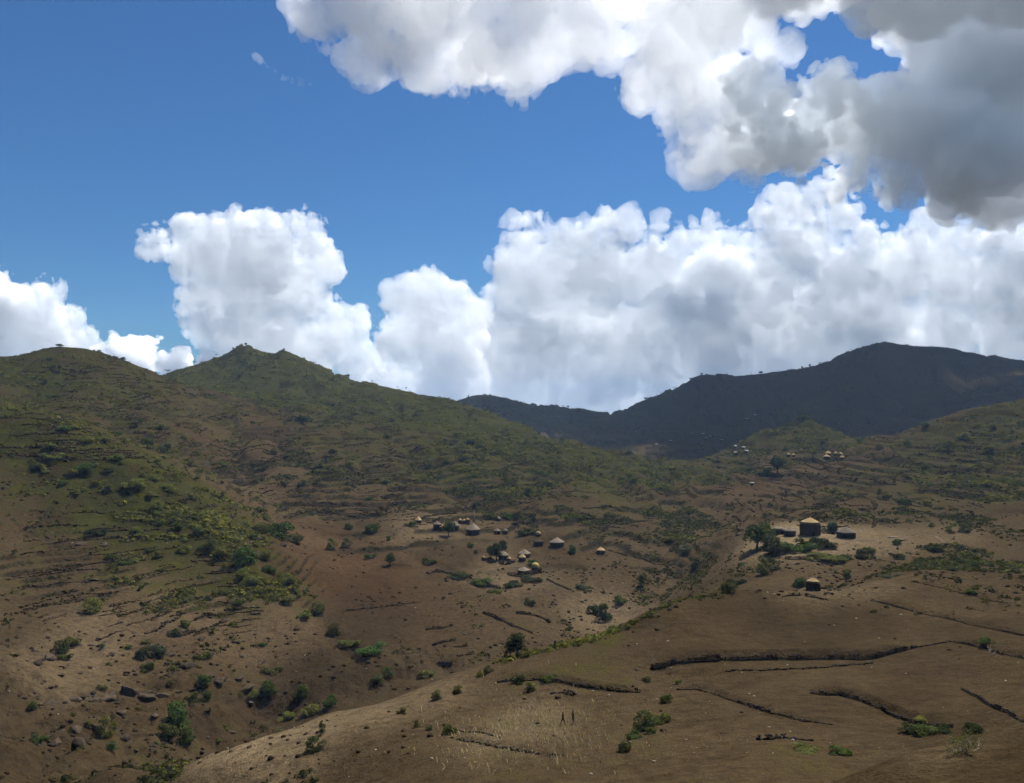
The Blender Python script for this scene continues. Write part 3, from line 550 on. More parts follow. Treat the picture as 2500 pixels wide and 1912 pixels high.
PLANTS = [  # column, base row, width, height, tint, kind, label
 # left hillside
 (221,1492,58,44,'yellow','shrub','rounded yellow-green bush alone on the bare tan slope at the left'),
 (234,1306,48,34,'dark','shrub','dark green bush on the left hillside below the yellow-green band'),
 (682,1312,96,58,'green','shrub','widest green bush at the top of the left spur, above the red field'),
 (640,1300,60,34,'olive','shrub','olive bush touching the left side of the widest green bush'),
 (716,1322,54,26,'dark','shrub','low dark bush under the right side of the widest green bush'),
 (502,1342,52,40,'dark','shrub','dark bush inside the green thicket on the left spur'),
 (548,1352,60,38,'yellow','shrub','yellow-green bush right of the dark bush in the left thicket'),
 (600,1378,62,60,'bright','shrub','bright green bush at the lower right end of the left thicket'),
 (488,1302,42,30,'yellow','shrub','pale yellow-green bush above the left thicket'),
 (334,1300,36,24,'yellow','shrub','yellowish bush in the middle of the left hillside'),
 (270,1366,36,26,'green','shrub','green bush above the rock ledge on the left hillside'),
 (614,1428,54,36,'yellow','shrub','yellow-green bush below the bright green bush on the left spur'),
 (655,1400,40,28,'green','shrub','green bush at the left rim of the red field'),
 (527,1452,18,26,'yellow','shrub','thin upright yellow shrub on the bare orange patch'),
 (558,1450,32,24,'olive','shrub','olive bush right of the thin yellow shrub'),
 (505,1466,22,16,'dark','shrub','small dark shrub left of the bare orange patch'),
 (341,1442,14,22,'green','shrub','narrow green shrub standing on the left slope'),
 (583,1475,28,16,'green','shrub','low green shrub beside the flat rock slab on the spur'),
 (453,1530,30,26,'yellow','shrub','yellow shrub at the head of the rocky gully'),
 (428,1552,40,24,'dark','shrub','dark shrub among stones under the yellow shrub'),
 (380,1600,56,44,'grey','shrub','grey-green bush in the middle of the rocky slope'),
 (352,1608,46,42,'dark','shrub','dark bush left of the grey-green bush on the rocky slope'),
 (184,1570,46,30,'olive','shrub','olive bush on the rocky hump near the left edge'),
 (146,1592,46,40,'dark','shrub','dark bush on the rocky hump near the left edge'),
 (160,1608,30,26,'green','shrub','green bush at the foot of the rocky hump'),
 (250,1583,18,20,'bright','shrub','small bright green shrub by the pale stones'),
 (495,1606,40,22,'dark','shrub','low dark bush on the slope right of the rocky gully'),
 (358,1636,40,26,'green','shrub','green bush above the big rock outcrop'),
 (495,1668,42,34,'green','shrub','green bush on the bank right of the big rock outcrop'),
 (470,1712,34,30,'olive','shrub','olive bush on the lower gully bank'),
 (502,1708,32,30,'green','shrub','green bush beside the olive one on the gully bank'),
 (430,1772,88,90,'bright','shrub','tall leafy green thicket below the big rock outcrop'),
 (408,1800,60,54,'olive','shrub','olive bush in front of the tall leafy thicket'),
 (455,1812,46,58,'green','shrub','green bush at the right foot of the tall leafy thicket'),
 (258,1800,44,72,'yellow','shrub','tall yellow-topped bush between the foreground boulders'),
 (274,1832,30,34,'bright','shrub','green shrub at the foot of the yellow-topped bush'),
 (90,1812,42,32,'green','shrub','green bush in the bottom left corner'),
 (80,1730,30,26,'olive','shrub','olive bush at the left edge above the corner'),
 (655,1692,54,46,'green','shrub','green bush on the dark gully bank left of the spur'),
 (620,1700,30,20,'yellow','shrub','yellowish shrub on the dark gully bank'),
 (663,1642,44,26,'olive','shrub','olive bush on the rim above the dark gully'),
 (734,1700,44,44,'green','shrub','green bush in the gully above the pale field edge'),
 (804,1727,34,46,'bright','shrub','upright green bush just behind the pale field edge'),
 (760,1740,50,26,'yellow','shrub','yellow weeds along the field edge in the gully'),
 (700,1755,50,22,'yellow','shrub','yellow weeds at the lower end of the gully'),
 (706,1472,54,26,'olive','shrub','olive bush at the left edge of the red field'),
 (699,1420,44,32,'yellow','shrub','yellow-green bush over stones at the edge of the red field'),
 (773,1492,46,32,'olive','shrub','olive bush below the red field on the spur path'),
 (740,1505,44,26,'yellow','shrub','yellowish bush left of the spur path'),
 (819,1550,42,48,'olive','shrub','tall olive bush beside the dark patch of soil'),
 (899,1592,74,36,'bright','shrub','wide bright green bush under the dark patch of soil'),
 (856,1572,52,22,'yellow','shrub','yellowish bush leading up to the wide bright green bush'),
 (948,1652,34,38,'green','shrub','green bush in the gully head'),
 (920,1668,44,34,'olive','shrub','olive bush below the gully head'),
 (1040,1650,46,22,'yellow','shrub','yellow weeds on the bank at the right end of the gully'),
 (845,1337,28,34,'grey','shrub','grey-green bush on the bench left of the village'),
 (808,1342,28,42,'yellow','shrub','tall yellowish bush left of the grey-green bush'),
 (903,1362,28,22,'bright','shrub','small bright green bush on the rim of the red field'),
 (952,1380,24,30,'green','round','lone green tree standing on a dark mound at the rim of the red field'),
 (913,1297,44,30,'green','shrub','green bush on the terrace left of the first hut'),
 (854,1290,30,22,'olive','shrub','olive bush on the terrace bank above the bench'),
 (948,1320,14,22,'bright','shrub','thin green shrub on the bench'),
 (1043,1376,42,22,'dark','shrub','dark low bush on the bench below the village'),
 (1149,1336,22,22,'green','shrub','green bush between the upper and lower huts'),
 (1163,1352,16,16,'dark','shrub','small dark bush between the upper and lower huts'),
 (1095,1309,30,40,'tree','round','dark leafy tree in front of the upper huts'),
 (1005,1285,36,18,'olive','shrub','olive bush beside the leftmost village hut'),
 (1261,1279,15,28,'tree','slender','narrow dark tree right of the upper huts'),
 (1288,1306,52,26,'dark','shrub','dark bush right of the paired small huts'),
 (1310,1304,34,22,'olive','shrub','olive bush behind the tiny thatched store'),
 (1240,1266,34,20,'bright','shrub','bright bush above the upper huts'),
 (1200,1268,40,20,'dark','shrub','dark hedge behind the upper huts'),
 (1212,1368,22,42,'tree','slender','tall dark tree among the lower huts'),
 (1228,1352,20,32,'tree','slender','second tall tree behind the lower huts'),
 (1198,1364,22,32,'green','slender','green tree left of the tall dark tree in the lower huts'),
 (1300,1378,30,18,'bright','shrub','bright bush behind the yellow domed store'),
 (1396,1351,28,34,'bright','shrub','round bright green bush beside the lone wide hut'),
 (1255,1432,50,22,'dark','shrub','dark bushes under the lowest hut'),
 (1290,1418,60,20,'dark','shrub','dark hedge on the stone bank under the lowest hut'),
 (1120,1410,60,18,'dark','shrub','dark hedge on the terrace bank below the village'),
 (1180,1425,60,20,'green','shrub','green hedge running down from the village bank'),
 (1205,1448,44,16,'olive','shrub','olive weeds at the end of the village hedge'),
 # valley and stream
 (1478,1514,50,60,'dark','shrub','large dark bush on the stream bank'),
 (1450,1500,44,36,'dark','shrub','dark bush left of the large one on the stream bank'),
 (1517,1472,40,34,'olive','shrub','olive bush above the stream bank'),
 (1566,1432,15,30,'green','slender','thin green tree in the stream gully'),
 (1697,1386,32,32,'dark','shrub','dark bush at the head of the near stream'),
 (1671,1352,32,32,'grey','shrub','grey-green bush above the head of the stream'),
 (1640,1322,34,18,'olive','shrub','olive bush on the bank below the far terraces'),
 (1780,1447,44,42,'olive','shrub','pale olive bush behind the field crest'),
 (1797,1427,40,30,'dark','shrub','dark bush behind the pale olive bush at the field crest'),
 (1500,1541,40,22,'yellow','shrub','yellow-green bush on the grassy field edge'),
 (1422,1436,40,15,'grey','shrub','grey low bushes on the dry bank'),
 (1289,1476,34,26,'dark','shrub','dark bush on the dry bank below the huts'),
 (1262,1601,40,54,'tree','slender','tall dark tree clump standing on the field crest'),
 (1246,1604,24,40,'tree','slender','left tree of the dark clump on the field crest'),
 (1233,1610,15,26,'dark','shrub','small dark bush at the foot of the tree clump'),
 (1355,1580,7,16,'dark','slender','tiny dark sapling on the field edge'),
 (1194,1641,30,26,'olive','shrub','olive grass clump on the field edge'),
 (1170,1652,24,18,'yellow','shrub','yellow grass clump on the field edge'),
 # near field
 (1068,1708,30,36,'olive','shrub','olive bush on the near field left of the short wall'),
 (1120,1690,32,24,'olive','shrub','low olive bush on the near field'),
 (983,1742,30,18,'olive','shrub','low weeds on the crest of the near field'),
 (787,1792,22,52,'olive','shrub','tall thin olive shrub on the pale field edge'),
 (766,1832,46,46,'green','shrub','round green bush at the bottom edge of the pale field'),
 (1018,1776,20,30,'green','shrub','upright green grass clump on the near field'),
 (1047,1782,22,22,'olive','shrub','grass clump right of the upright one on the near field'),
 (1096,1792,38,30,'green','shrub','round green bush at the end of the low bottom wall'),
 (1292,1688,32,34,'olive','shrub','round olive bush at the left end of the dark wall'),
 (1266,1668,40,26,'dark','shrub','dark bush left of the dark wall'),
 (1340,1662,40,20,'green','shrub','green weeds growing on top of the dark wall'),
 (1577,1662,30,18,'olive','shrub','olive bush under the big terrace bank'),
 (1654,1668,28,14,'olive','shrub','low olive bush right of the terrace hollow'),
 (1629,1714,36,28,'green','shrub','round green bush above the bush group in the near field'),
 (1570,1778,66,56,'olive','shrub','largest olive bush of the group in the near field'),
 (1602,1764,58,46,'yellow','shrub','yellow-green bush of the group in the near field'),
 (1549,1802,42,28,'green','shrub','green bush under the group in the near field'),
 (1586,1790,34,24,'yellow','shrub','yellow shrub at the right foot of the bush group'),
 (1527,1834,38,36,'olive','shrub','olive bush at the bottom edge below the bush group'),
 (2222,1788,60,30,'dark','shrub','dark bush under the lower end of the curved wall'),
 (2262,1792,64,34,'green','shrub','green bush right of the curved wall end'),
 (2300,1786,50,26,'dark','shrub','dark bush behind the near bank'),
 (2378,1788,56,32,'dark','shrub','dark bush at the right edge behind the near bank'),
 (2250,1762,44,20,'yellow','shrub','yellowish weeds on top of the curved wall'),
 (1975,1834,70,20,'olive','shrub','olive weeds along the bottom edge of the dark field'),
 (2050,1838,64,22,'green','shrub','green weeds at the bottom edge beside the near bank'),
 (2410,1570,46,18,'green','shrub','green weeds on the wall at the right edge'),
 (2370,1448,36,16,'green','shrub','green weeds at the end of the upper right wall'),
 # right settlement
 (1849,1339,54,48,'tree','round','large dark tree left of the biggest hut'),
 (1870,1310,40,36,'green','shrub','green bush behind the large dark tree'),
 (1896,1348,64,46,'dark','shrub','dark bush under the small huts'),
 (1945,1342,62,30,'green','shrub','green hedge below the biggest hut'),
 (1982,1338,50,38,'dark','shrub','dark bush in front of the biggest hut'),
 (2013,1336,44,22,'dark','shrub','dark hedge end below the biggest hut'),
 (2026,1297,34,26,'grey','shrub','blue-green bush behind the biggest hut'),
 (1957,1434,48,36,'green','shrub','round green bush against the lone hut on the field crest'),
 (2070,1411,28,34,'olive','shrub','olive shrub right of the lone hut'),
 (1863,1402,30,46,'yellow','shrub','tall pale green shrub on the slope under the settlement'),
 (1887,1392,34,34,'dark','shrub','dark shrub beside the tall pale green one'),
 (2112,1364,54,32,'dark','shrub','dark bush on the terrace under the right hut'),
 (2120,1350,36,24,'olive','shrub','olive bush behind the dark bush on the terrace'),
 (2015,1364,90,15,'olive','shrub','long low hedge on the terrace bank'),
 (2060,1364,50,14,'dark','shrub','dark right end of the long low hedge'),
 (2190,1366,40,24,'dark','shrub','dark bush at the right end of the terrace'),
 (2192,1330,28,20,'green','shrub','green bush in front of the pale slab'),
 (2172,1412,46,24,'grey','shrub','grey-green bush under the terrace'),
 (2246,1390,26,13,'dark','shrub','dark shrub on the field rim'),
 (2288,1346,48,26,'dark','shrub','dark bush beside the footpath bend'),
 (2350,1341,26,15,'dark','shrub','dark bush right of the footpath bend'),
 (2378,1349,20,15,'dark','shrub','small dark bush below the footpath'),
 (2350,1299,34,18,'dark','shrub','dark bush above the footpath'),
 (2320,1302,22,18,'olive','shrub','olive shrub above the footpath'),
 (2328,1394,26,13,'dark','shrub','first bush of the row along the field rim'),
 (2355,1389,30,18,'olive','shrub','middle bush of the row along the field rim'),
 (2382,1384,32,20,'green','shrub','green bush of the row along the field rim'),
 (2412,1380,34,20,'olive','shrub','last bush of the row along the field rim at the right edge'),
 # right hill and knoll
 (1898,1156,40,46,'tree','round','dark round tree below the knoll houses'),
 (1875,1158,30,24,'green','shrub','light green bush at the foot of the dark round tree'),
 (2005,1086,40,20,'olive','acacia','flat topped tree on the saddle right of the knoll'),
 (1985,1128,60,32,'olive','acacia','wide umbrella shaped tree shading the knoll houses'),
 (2041,1124,26,20,'olive','acacia','smaller umbrella tree beside the knoll houses'),
 (2315,1099,28,26,'yellow','round','round yellow-green tree on the right hill'),
 (2357,1072,44,24,'yellow','shrub','yellow-green bush high on the right hill'),
 (2420,1052,34,28,'yellow','shrub','bright yellow bush at the right edge of the hill'),
 (2410,1108,44,32,'yellow','shrub','large yellow-green bush at the right edge'),
 (2214,1093,18,19,'green','round','small round tree on the right hill slope'),
 (2098,1079,22,15,'grey','shrub','pale grey bush on the saddle'),
 (1960,1022,44,14,'green','shrub','green bushes crowning the knoll'),
 (2214,1171,28,15,'dark','shrub','dark bush on the middle of the right hill'),
 (2210,1233,44,22,'dark','shrub','wide dark bush low on the right hill'),
 (2157,1221,32,17,'dark','shrub','dark bush left of the wide one on the right hill'),
 (2148,1201,13,15,'green','shrub','small green bush on the right hill'),
 (1949,1173,15,17,'green','round','small tree on the bare slope below the knoll'),
 (2261,1041,32,18,'grey','shrub','grey-green bush on the crest of the right hill'),
 (1860,1160,40,16,'grey','shrub','grey-green thicket left of the dark round tree'),
 (1835,1150,36,14,'dark','shrub','dark thicket on the knoll foot'),
 # middle hill
 (778,1139,24,18,'yellow','shrub','bright bush on the upper terrace of the middle hill'),
 (852,1141,46,22,'yellow','shrub','pair of pale bushes on the terrace of the middle hill'),
 (710,1123,22,13,'yellow','shrub','pale bush at the left end of a middle hill terrace'),
 (736,1031,56,24,'dark','shrub','dark thicket high on the middle hill'),
 (948,1066,28,17,'yellow','shrub','yellow bush beside the small gully of the middle hill'),
 (814,1106,22,15,'dark','shrub','dark bush on a stone row of the middle hill'),
 (742,1186,32,22,'olive','shrub','olive bush at the right end of a low hedge'),
 (695,1181,28,13,'olive','shrub','olive bush at the left end of a low hedge'),
 (942,1176,30,17,'olive','shrub','olive bush on the lower terraces of the middle hill'),
 (900,1223,22,15,'bright','shrub','bright bush above the village bench'),
 (1132,1123,24,13,'dark','shrub','dark bush on the green slope above the village'),
 (1141,1081,44,18,'dark','shrub','dark thicket on the green slope'),
 (1290,1211,18,22,'green','round','small round tree on the slope above the village'),
 (529,1212,36,27,'olive','shrub','olive bush on the saddle above the left thicket'),
 (547,1136,26,15,'yellow','shrub','yellow bush on the slope above the left spur'),
 (360,1097,22,19,'yellow','shrub','round pale bush on the left slope'),
 (303,1082,20,23,'yellow','shrub','bright yellow bush on the left slope'),
 (634,1252,50,24,'olive','shrub','olive bush above the widest green bush'),
 (410,1109,14,11,'yellow','shrub','small yellow bush on the left slope'),
 (160,1050,40,18,'bright','shrub','bright bush at the top of the green band'),
 (130,1120,50,28,'yellow','shrub','yellow-green bush in the green band at the left'),
 (210,1150,54,28,'bright','shrub','bright bush in the green band'),
 (330,1190,60,30,'yellow','shrub','yellow-green bush in the lower green band'),
 (420,1200,50,26,'yellow','shrub','pale bush at the crest of the green band'),
]
for px, py, w, h, tint, kind, label in PLANTS:
    g_ = 1.3 if 1820 < px < 2045 and 1295 < py < 1405 else 1.0
    plant(px, py, w*g_, h*.98*g_, tint, label, {'shrub': 'shrubs on the valley slopes', 'acacia': 'trees in the valley', 'slender': 'trees in the valley', 'round': 'trees in the valley'}[kind], kind)
# trees on the skylines
def crest(px, py, lo, hi):
    for d in range(-4, 60):
        p = at(px, py+d)
        if lo < p.y < hi: return p
SKY = [([(1540,988),(1570,978),(1577,971),(1589,968),(1606,966),(1618,956),(1647,948),(1686,928),(1713,915),(1833,913),(1858,912),(1891,906),(1903,906),(1958,898),(1977,892),(2002,888),(2040,871),(2069,856),(2078,852),(2214,848),(2354,871)], 1200, 2100, 'tiny dark tree on the skyline of the shaded far mountain', 8, 6),
 ([(2376,876)], 1200, 2100, 'largest tree on the skyline near the right end of the shaded mountain', 14, 12),
 ([(1375,992),(1387,992),(1144,975),(1280,984)], 1200, 2100, 'tiny tree on the skyline of the low far hills', 6, 6),
 ([(129,849),(145,848),(177,853),(223,860),(278,876),(333,900),(105,855),(300,885),(355,908)], 450, 720, 'small tree on the skyline of the near left ridge', 12, 8),
 ([(452,905),(569,856),(600,845),(657,870),(693,860),(778,897),(909,934),(1040,967),(850,916)], 750, 1100, 'tiny tree on the skyline of the twin peaked hill', 7, 6),
 ([(474,897)], 750, 1100, 'ball topped tree on the left shoulder of the twin peaked hill', 8, 10),
 ([(528,874)], 750, 1100, 'flat topped tree just below the left peak', 14, 9),
 ([(410,915)], 500, 1100, 'rounded tree in the saddle between the two left ridges', 14, 11),
 ([(971,950),(992,955)], 750, 1100, 'one of two flat topped trees low on the long right shoulder', 9, 9)]
for L, lo, hi, lab, w, h in SKY:
    for i, (px, py) in enumerate(L):
        if len(L) > 8 and RNG.random() < .35: continue
        p = crest(px, py, lo, hi)
        if p: plant(px, py, w*RNG.uniform(.5, 1.5), h*RNG.uniform(.6, 1.4), 'dark', lab, 'trees on the skyline', 'acacia' if (i % 3 == 0 or 'flat' in lab) else 'round', small=h < 9, P=p)
LANDMARKS = [(x[0], x[1]-x[3]*.5, x[6]) for x in PLANTS if len(x[6].split()) <= 8]
LANDMARKS += [(140,875,'top of the near left ridge'),(240,930,'middle of the near left ridge'),(120,960,'left shoulder of the near left ridge'),(370,960,'right end of the near left ridge'),(110,1020,'foot of the near left ridge'),(600,960,'face of the twin peaked hill'),(480,1050,'upper middle hill'),(880,1100,'gully of the middle hill'),(1180,1150,'green slope above the village'),(1400,1130,'far green slope'),(1560,1190,'valley floor'),(2380,1180,'upper right hill'),(2300,1210,'middle of the right hill'),(2100,1150,'left flank of the right hill'),(1780,1200,'terraces left of the knoll'),(180,1640,'tan slope at the left'),(330,1660,'big rock outcrop'),(560,1640,'bank over the gully'),(160,1760,'bottom left rocks'),(540,1760,'lower gully')]
def near_label(what, px, py):
    best = min(LANDMARKS, key=lambda L: math.hypot(L[0]-px, (L[1]-py)*1.3))
    dx, dy = px-best[0], py-best[1]
    side = ('to the right of' if dx > 0 else 'to the left of') if abs(dx) > 1.6*abs(dy) else ('below' if dy > 0 else 'above')
    lm = best[2]; d = math.hypot(dx, dy); wd = 'just ' if d < 40 else ('some way ' if d > 90 else '')
    t = f'{what} {wd}{side} the {lm}'
    return ' '.join(t.split()[:16]) if len(t.split()) <= 16 else f'{what} {side} the {lm}'
# random bushes by area (the largest; the rest is the scrub below)
AREAS = [((74,860,420,1060), 26, 14, 'dark', 'dark bush dotted over the near left ridge'), ((74,1040,480,1240), 46, 26, 'yellow', 'yellow-green bush of the green band on the left hillside'),
 ((430,1000,1000,1240), 26, 13, 'dark', 'small dark bush along the terraces of the middle hill'), ((1000,1010,1650,1230), 34, 16, 'green', 'green bush on the far green slope of the valley'),
 ((1750,1100,2120,1270), 20, 14, 'dark', 'dark bush on the terraces below the knoll'), ((2100,1080,2426,1290), 24, 17, 'olive', 'olive bush dotted over the right hill'), ((200,1560,640,1830), 16, 20, 'olive', 'small olive bush among the foreground rocks'),
 ((300,1240,660,1440), 30, 28, 'yellow', 'yellow-green bush of the left spur thicket')]
for (x0, y0, x1, y1), n, w, tint, lab in AREAS:
    for i in range(n):
        px, py = RNG.uniform(x0, x1), RNG.uniform(y0, y1)
        p = at(px, py)
        if p.y > 1150: continue
        t = tint if RNG.random() < .6 else ('olive', 'green', 'dark', 'yellow')[int(RNG.integers(4))]
        ww = w*RNG.uniform(.7, 1.4); plant(px, py, ww, ww*RNG.uniform(.5, .8), t, near_label(('small ' if ww < w else '')+{'dark': 'dark', 'yellow': 'yellow-green', 'green': 'green', 'olive': 'olive'}[t]+' bush', px, py), 'shrubs on the valley slopes', small=ww < 22, P=p)
# scrub: everything too small to count
def project_ok(x, y): return y > 40
def scatter(n, fn):
    """random ground points even in the picture: fn(u, Y, green) gives the chance to keep"""
    r = np.random.default_rng(77+n)
    out = []
    while len(out) < n:
        m = 60000
        i = r.integers(30, NU-31, m); t = r.random(m); j = (60+t*(NY-85)).astype(int)
        keep = r.random(m) < fn(i, j)
        for a, b in zip(i[keep], j[keep]):
            out.append((a, b))
            if len(out) >= n: break
    return np.array(out), r
SX = np.clip(GREEN+hum*.25, 0, 1)
SLP = Z/YY
VIS = SLP >= np.maximum.accumulate(np.where(YY > 60, SLP, -9), axis=0)-.004       # rows the camera can see
clump = .55*fbm(XX, YY, 13, 3, 140)+.75*fbm(XX*.5, Z*3.2, 6, 3, 141)
GP = [at(*q) for q in ((1240,1612),(1330,1590),(1400,1572),(1500,1543),(1600,1492),(1660,1465),(1750,1458))]
fringe = np.full(XX.shape, 99.0); _m = (YY > 120) & (YY < 240) & (np.abs(UU) < .35)
fringe[_m] = polydist([(q.x, q.y) for q in GP], XX[_m], YY[_m])[0]
fringe = .3*np.exp(-(fringe/1.5)**2)
GUL = np.clip(sstep(.55, 1, rg)+sstep(.62, 1, rg2), 0, 1)*sstep(300, 420, YY); PATCH = .2+.8*sstep(-.3, .35, fbm(XX, YY, 85, 2, 180))
rocky = np.clip(fbm(XX, YY, 24, 3, 150)+.1, 0, 1)
nf = 1-near_field
def veg_p(i, j): return VIS[j, i]*np.maximum(fringe[j, i], nf[j, i]*np.clip(.04+1.25*SX[j, i]**1.3+.45*GUL[j, i]+.35*RISER[j, i]+.3*sstep(600, 900, YY[j, i])-(PALE[j, i]>.3)*.3-.5*RED[j, i], 0, 1)*sstep(-.05, .5, clump[j, i])*PATCH[j, i])*(YR[j] < 2100)*(YR[j] > 104)
sp, sr = scatter(80000, veg_p)
x = XX[sp[:, 1], sp[:, 0]]; y = YY[sp[:, 1], sp[:, 0]]; z = Z[sp[:, 1], sp[:, 0]]
x = x+sr.normal(size=len(x))*y*.0006; 
siz = (.28+.95*sr.random(len(x))**3)*(.9+.0012*y)*(.6+.5*SX[sp[:, 1], sp[:, 0]])
K = 8
L = len(x)
d = sr.normal(size=(L, K, 3)); d[..., 2] = np.abs(d[..., 2]); d /= np.linalg.norm(d, axis=-1)[..., None]
cc = np.stack([x, y, z], -1)[:, None]+d*siz[:, None, None]*np.array([1.25, 1.25, .8])*sr.uniform(.45, 1, (L, K, 1))
a = np.cross(d, sr.normal(size=(L, K, 3))); a /= np.linalg.norm(a, axis=-1)[..., None]; b = np.cross(d, a)
s_ = (siz[:, None, None]*sr.uniform(.3, .62, (L, K, 1)))
V = np.stack([cc-a*s_-b*s_*.6, cc+a*s_-b*s_*.5, cc+b*s_*1.1], 2).reshape(-1, 3)
sme = mesh_np('scrub', V, None, np.arange(len(V)).reshape(-1, 3)); sme.materials.append(SCRUB)
tint = np.clip(SX[sp[:, 1], sp[:, 0]]*.85+sr.normal(size=L)*.22+.16+1.5*fringe[sp[:, 1], sp[:, 0]], 0, 1)
add_attr(sme, 'tint', np.repeat(tint, K*3))
scrub = link('scrub', sme); scrub['kind'] = 'stuff'; scrub['label'] = 'low scrub and weeds scattered over all the slopes'
print('plants', len(bpy.data.objects), round(time.time()-T0, 1))
# ------------------------------------------------------------------ stones and walls
def rock_mesh(seed, sub=ICO2, flat=.7, name='rock', mat=None):
    r = np.random.default_rng(seed); v, t = sub; v = v.copy()
    for k in range(14):
        n = r.normal(size=3); n /= np.linalg.norm(n); o = r.uniform(.35, .8)
        h = v@n; v -= np.outer(np.clip(h-o, 0, None)*.94, n)
    v *= np.array([1, r.uniform(.7, 1), flat])*(1+.05*r.normal(size=(len(v), 1)))
    me = mesh_np(name, v, None, t); me.materials.append(mat or STONE); return me
ROCKS = [rock_mesh(300+i, ICO3, .55+.1*(i % 4), mat=BOULDER) for i in range(8)]
SMALL = [ (lambda r, v: v*np.array([1, .8, .65])*(1+.18*r.normal(size=(len(v), 1))))(np.random.default_rng(330+i), ICO1[0]) for i in range(10)]
def boulder(px, py, w, h, label, group='boulders on the left slope', sink=.75):
    p = at(px, py); k = p.y/FPX
    o = link('boulder', ROCKS[int(RNG.integers(8))]); o.scale = (w*k*.52, w*k*.46, h*k*.62); o.rotation_euler = (RNG.uniform(-.25, .25), RNG.uniform(-.25, .25), RNG.uniform(0, 6.28))
    o.location = p+Vector((0, 0, h*k*.5*(1-sink)-h*k*.1)); return tag(o, label, 'boulder', group)
BOULD = [(305,1806,32,36,'upright rounded boulder right of the yellow-topped bush'),(197,1818,44,50,'tall weathered boulder at the bottom left'),(190,1782,34,26,'boulder behind the tall weathered one'),(292,1742,40,26,'pale topped boulder under the rock outcrop'),(137,1812,46,26,'flat boulder left of the tall weathered one'),(228,1776,26,24,'round boulder left of the yellow-topped bush'),
 (123,1716,64,20,'long low rock slab at the left below the tan slope'),(184,1710,46,15,'low rock slab right of the long one'),(228,1712,46,24,'left block of the big rock outcrop'),(266,1706,56,36,'dark middle block of the big rock outcrop'),(315,1698,56,50,'highest block of the big rock outcrop'),(365,1706,64,42,'pale faced block at the right of the big rock outcrop'),(395,1702,44,28,'right end block of the big rock outcrop'),
 (625,1497,34,13,'flat rock slab on the left spur'),(484,1498,18,9,'single dark stone on the bare slope'),(488,1562,24,15,'dark rock on the slope right of the gully head'),(116,1608,46,30,'rocky hump block near the left edge'),(90,1620,40,26,'rocky hump block at the left edge'),(544,1517,34,20,'dark rock pile at the end of the short stone row'),(463,1628,54,32,'crumbled rock on the gully side'),(530,1668,40,40,'dark rock at the gully fork'),(583,1658,34,20,'pale specked rock on the gully bank'),
 (242,1558,34,11,'pale flat stone on the tan slope'),(600,1682,50,20,'dark rock bank above the gully'),(250,1330,40,10,'rock ledge on the left hillside'),(196,1328,44,12,'rock ledge left of the other on the left hillside'),(232,1415,36,9,'long pale rock streak on the left hillside'),
 (632,1318,24,18,'pale topped rock above the red field'),(612,1325,20,10,'flat rock beside the pale topped one'),(690,1332,44,16,'dark rocks under the widest green bush'),(782,1440,9,7,'lone stone high on the red field'),(786,1443,13,9,'lone dark stone on the red field'),(883,1452,7,5,'small stone in the middle of the red field'),(924,1459,11,5,'flat stone low on the red field'),(1000,1596,12,8,'stone on the dark soil below the red field'),(1000,1534,8,5,'small stone beside the dark soil'),
 (1232,1535,9,8,'pale stone near the field path'),(1135,1548,14,6,'pale flat stone between stone rows'),(1200,1520,16,6,'pale stone by the path wall'),
 (1282,1706,18,10,'dark stone on the stubble field'),(1432,1748,6,5,'small dark stone beside the two people'),(1538,1577,14,6,'pale flat stone on the brown field'),(1481,1560,14,8,'stone pile on the brown field edge'),(2341,1609,9,8,'round pale stone at the right of the dark field'),(2010,1807,12,9,'round pale stone at the bottom of the dark field'),(2348,1580,15,7,'pale stone by the right edge wall'),
 (1812,1294,24,14,'pale leaning boulder left of the large dark tree'),(1806,1306,26,14,'pale boulder under the leaning one'),(1825,1300,16,16,'grey boulder right of the leaning one'),(2205,1320,18,9,'pale boulder beside the pale slab'),(2230,1308,18,7,'pale boulder above the terrace end')]
for px, py, w, h, lab in BOULD: boulder(px, py, w*1.05, h*1.1, lab)
for i in range(110):
    px, py = RNG.uniform(80, 640), RNG.uniform(1560, 1838)
    if px > 330 and py < 1640 and RNG.random() < .5: continue
    w = RNG.uniform(9, 30); boulder(px, py, w, w*RNG.uniform(.4, .7), near_label(('large ' if w > 22 else 'small ' if w < 14 else '')+'rough stone', px, py), 'stones strewn over the rocky slope')
def stone_pile(P, hgt, thick, seed, size, dens=1.0):
    """stones laid along a run of ground points, in courses up to hgt"""
    r = np.random.default_rng(seed); m = MB()
    if len(P) > 1: m.tube([(p.x, p.y, ground_z(p.x, p.y)-size*.06+r.uniform(-.06, .06)*size) for p in P], [size*r.uniform(.16, .42) for p in P], 6)     # rubble core
    for a, b in zip(P[:-1], P[1:]):
        L = (b-a).length; rows = max(1, round(hgt*(.45+.75*abs(noise2(a.x+31, a.y+7, 5.0, 3))+.35*r.random())/(size*.75))); d = (b-a)/L if L else Vector((1, 0, 0)); nrm = Vector((-d.y, d.x, 0))
        for rw in range(rows):
            n = max(1, int(L/(size*1.05)*dens))
            for k in range(n):
                if rw == rows-1 and r.random() < .25: continue
                p = a+(b-a)*((k+r.random()*.6+.5*(rw % 2))/n) + nrm*r.uniform(-.5, .5)*thick*(1-.5*rw/rows)
                s = size*(.35+.55*r.random()**1.6)
                v = SMALL[int(r.integers(10))]; ang = r.uniform(0, 6.28); ca, sa = math.cos(ang), math.sin(ang)
                v = v*s*np.array([1.1, .9, .85]); v = np.column_stack([v[:, 0]*ca-v[:, 1]*sa, v[:, 0]*sa+v[:, 1]*ca, v[:, 2]])
                z = ground_z(p.x, p.y) if p.y > 2 else p.z
                m.add(v+np.array([p.x, p.y, z+size*.25+rw*size*.72]), None, ICO1[1])
    return m
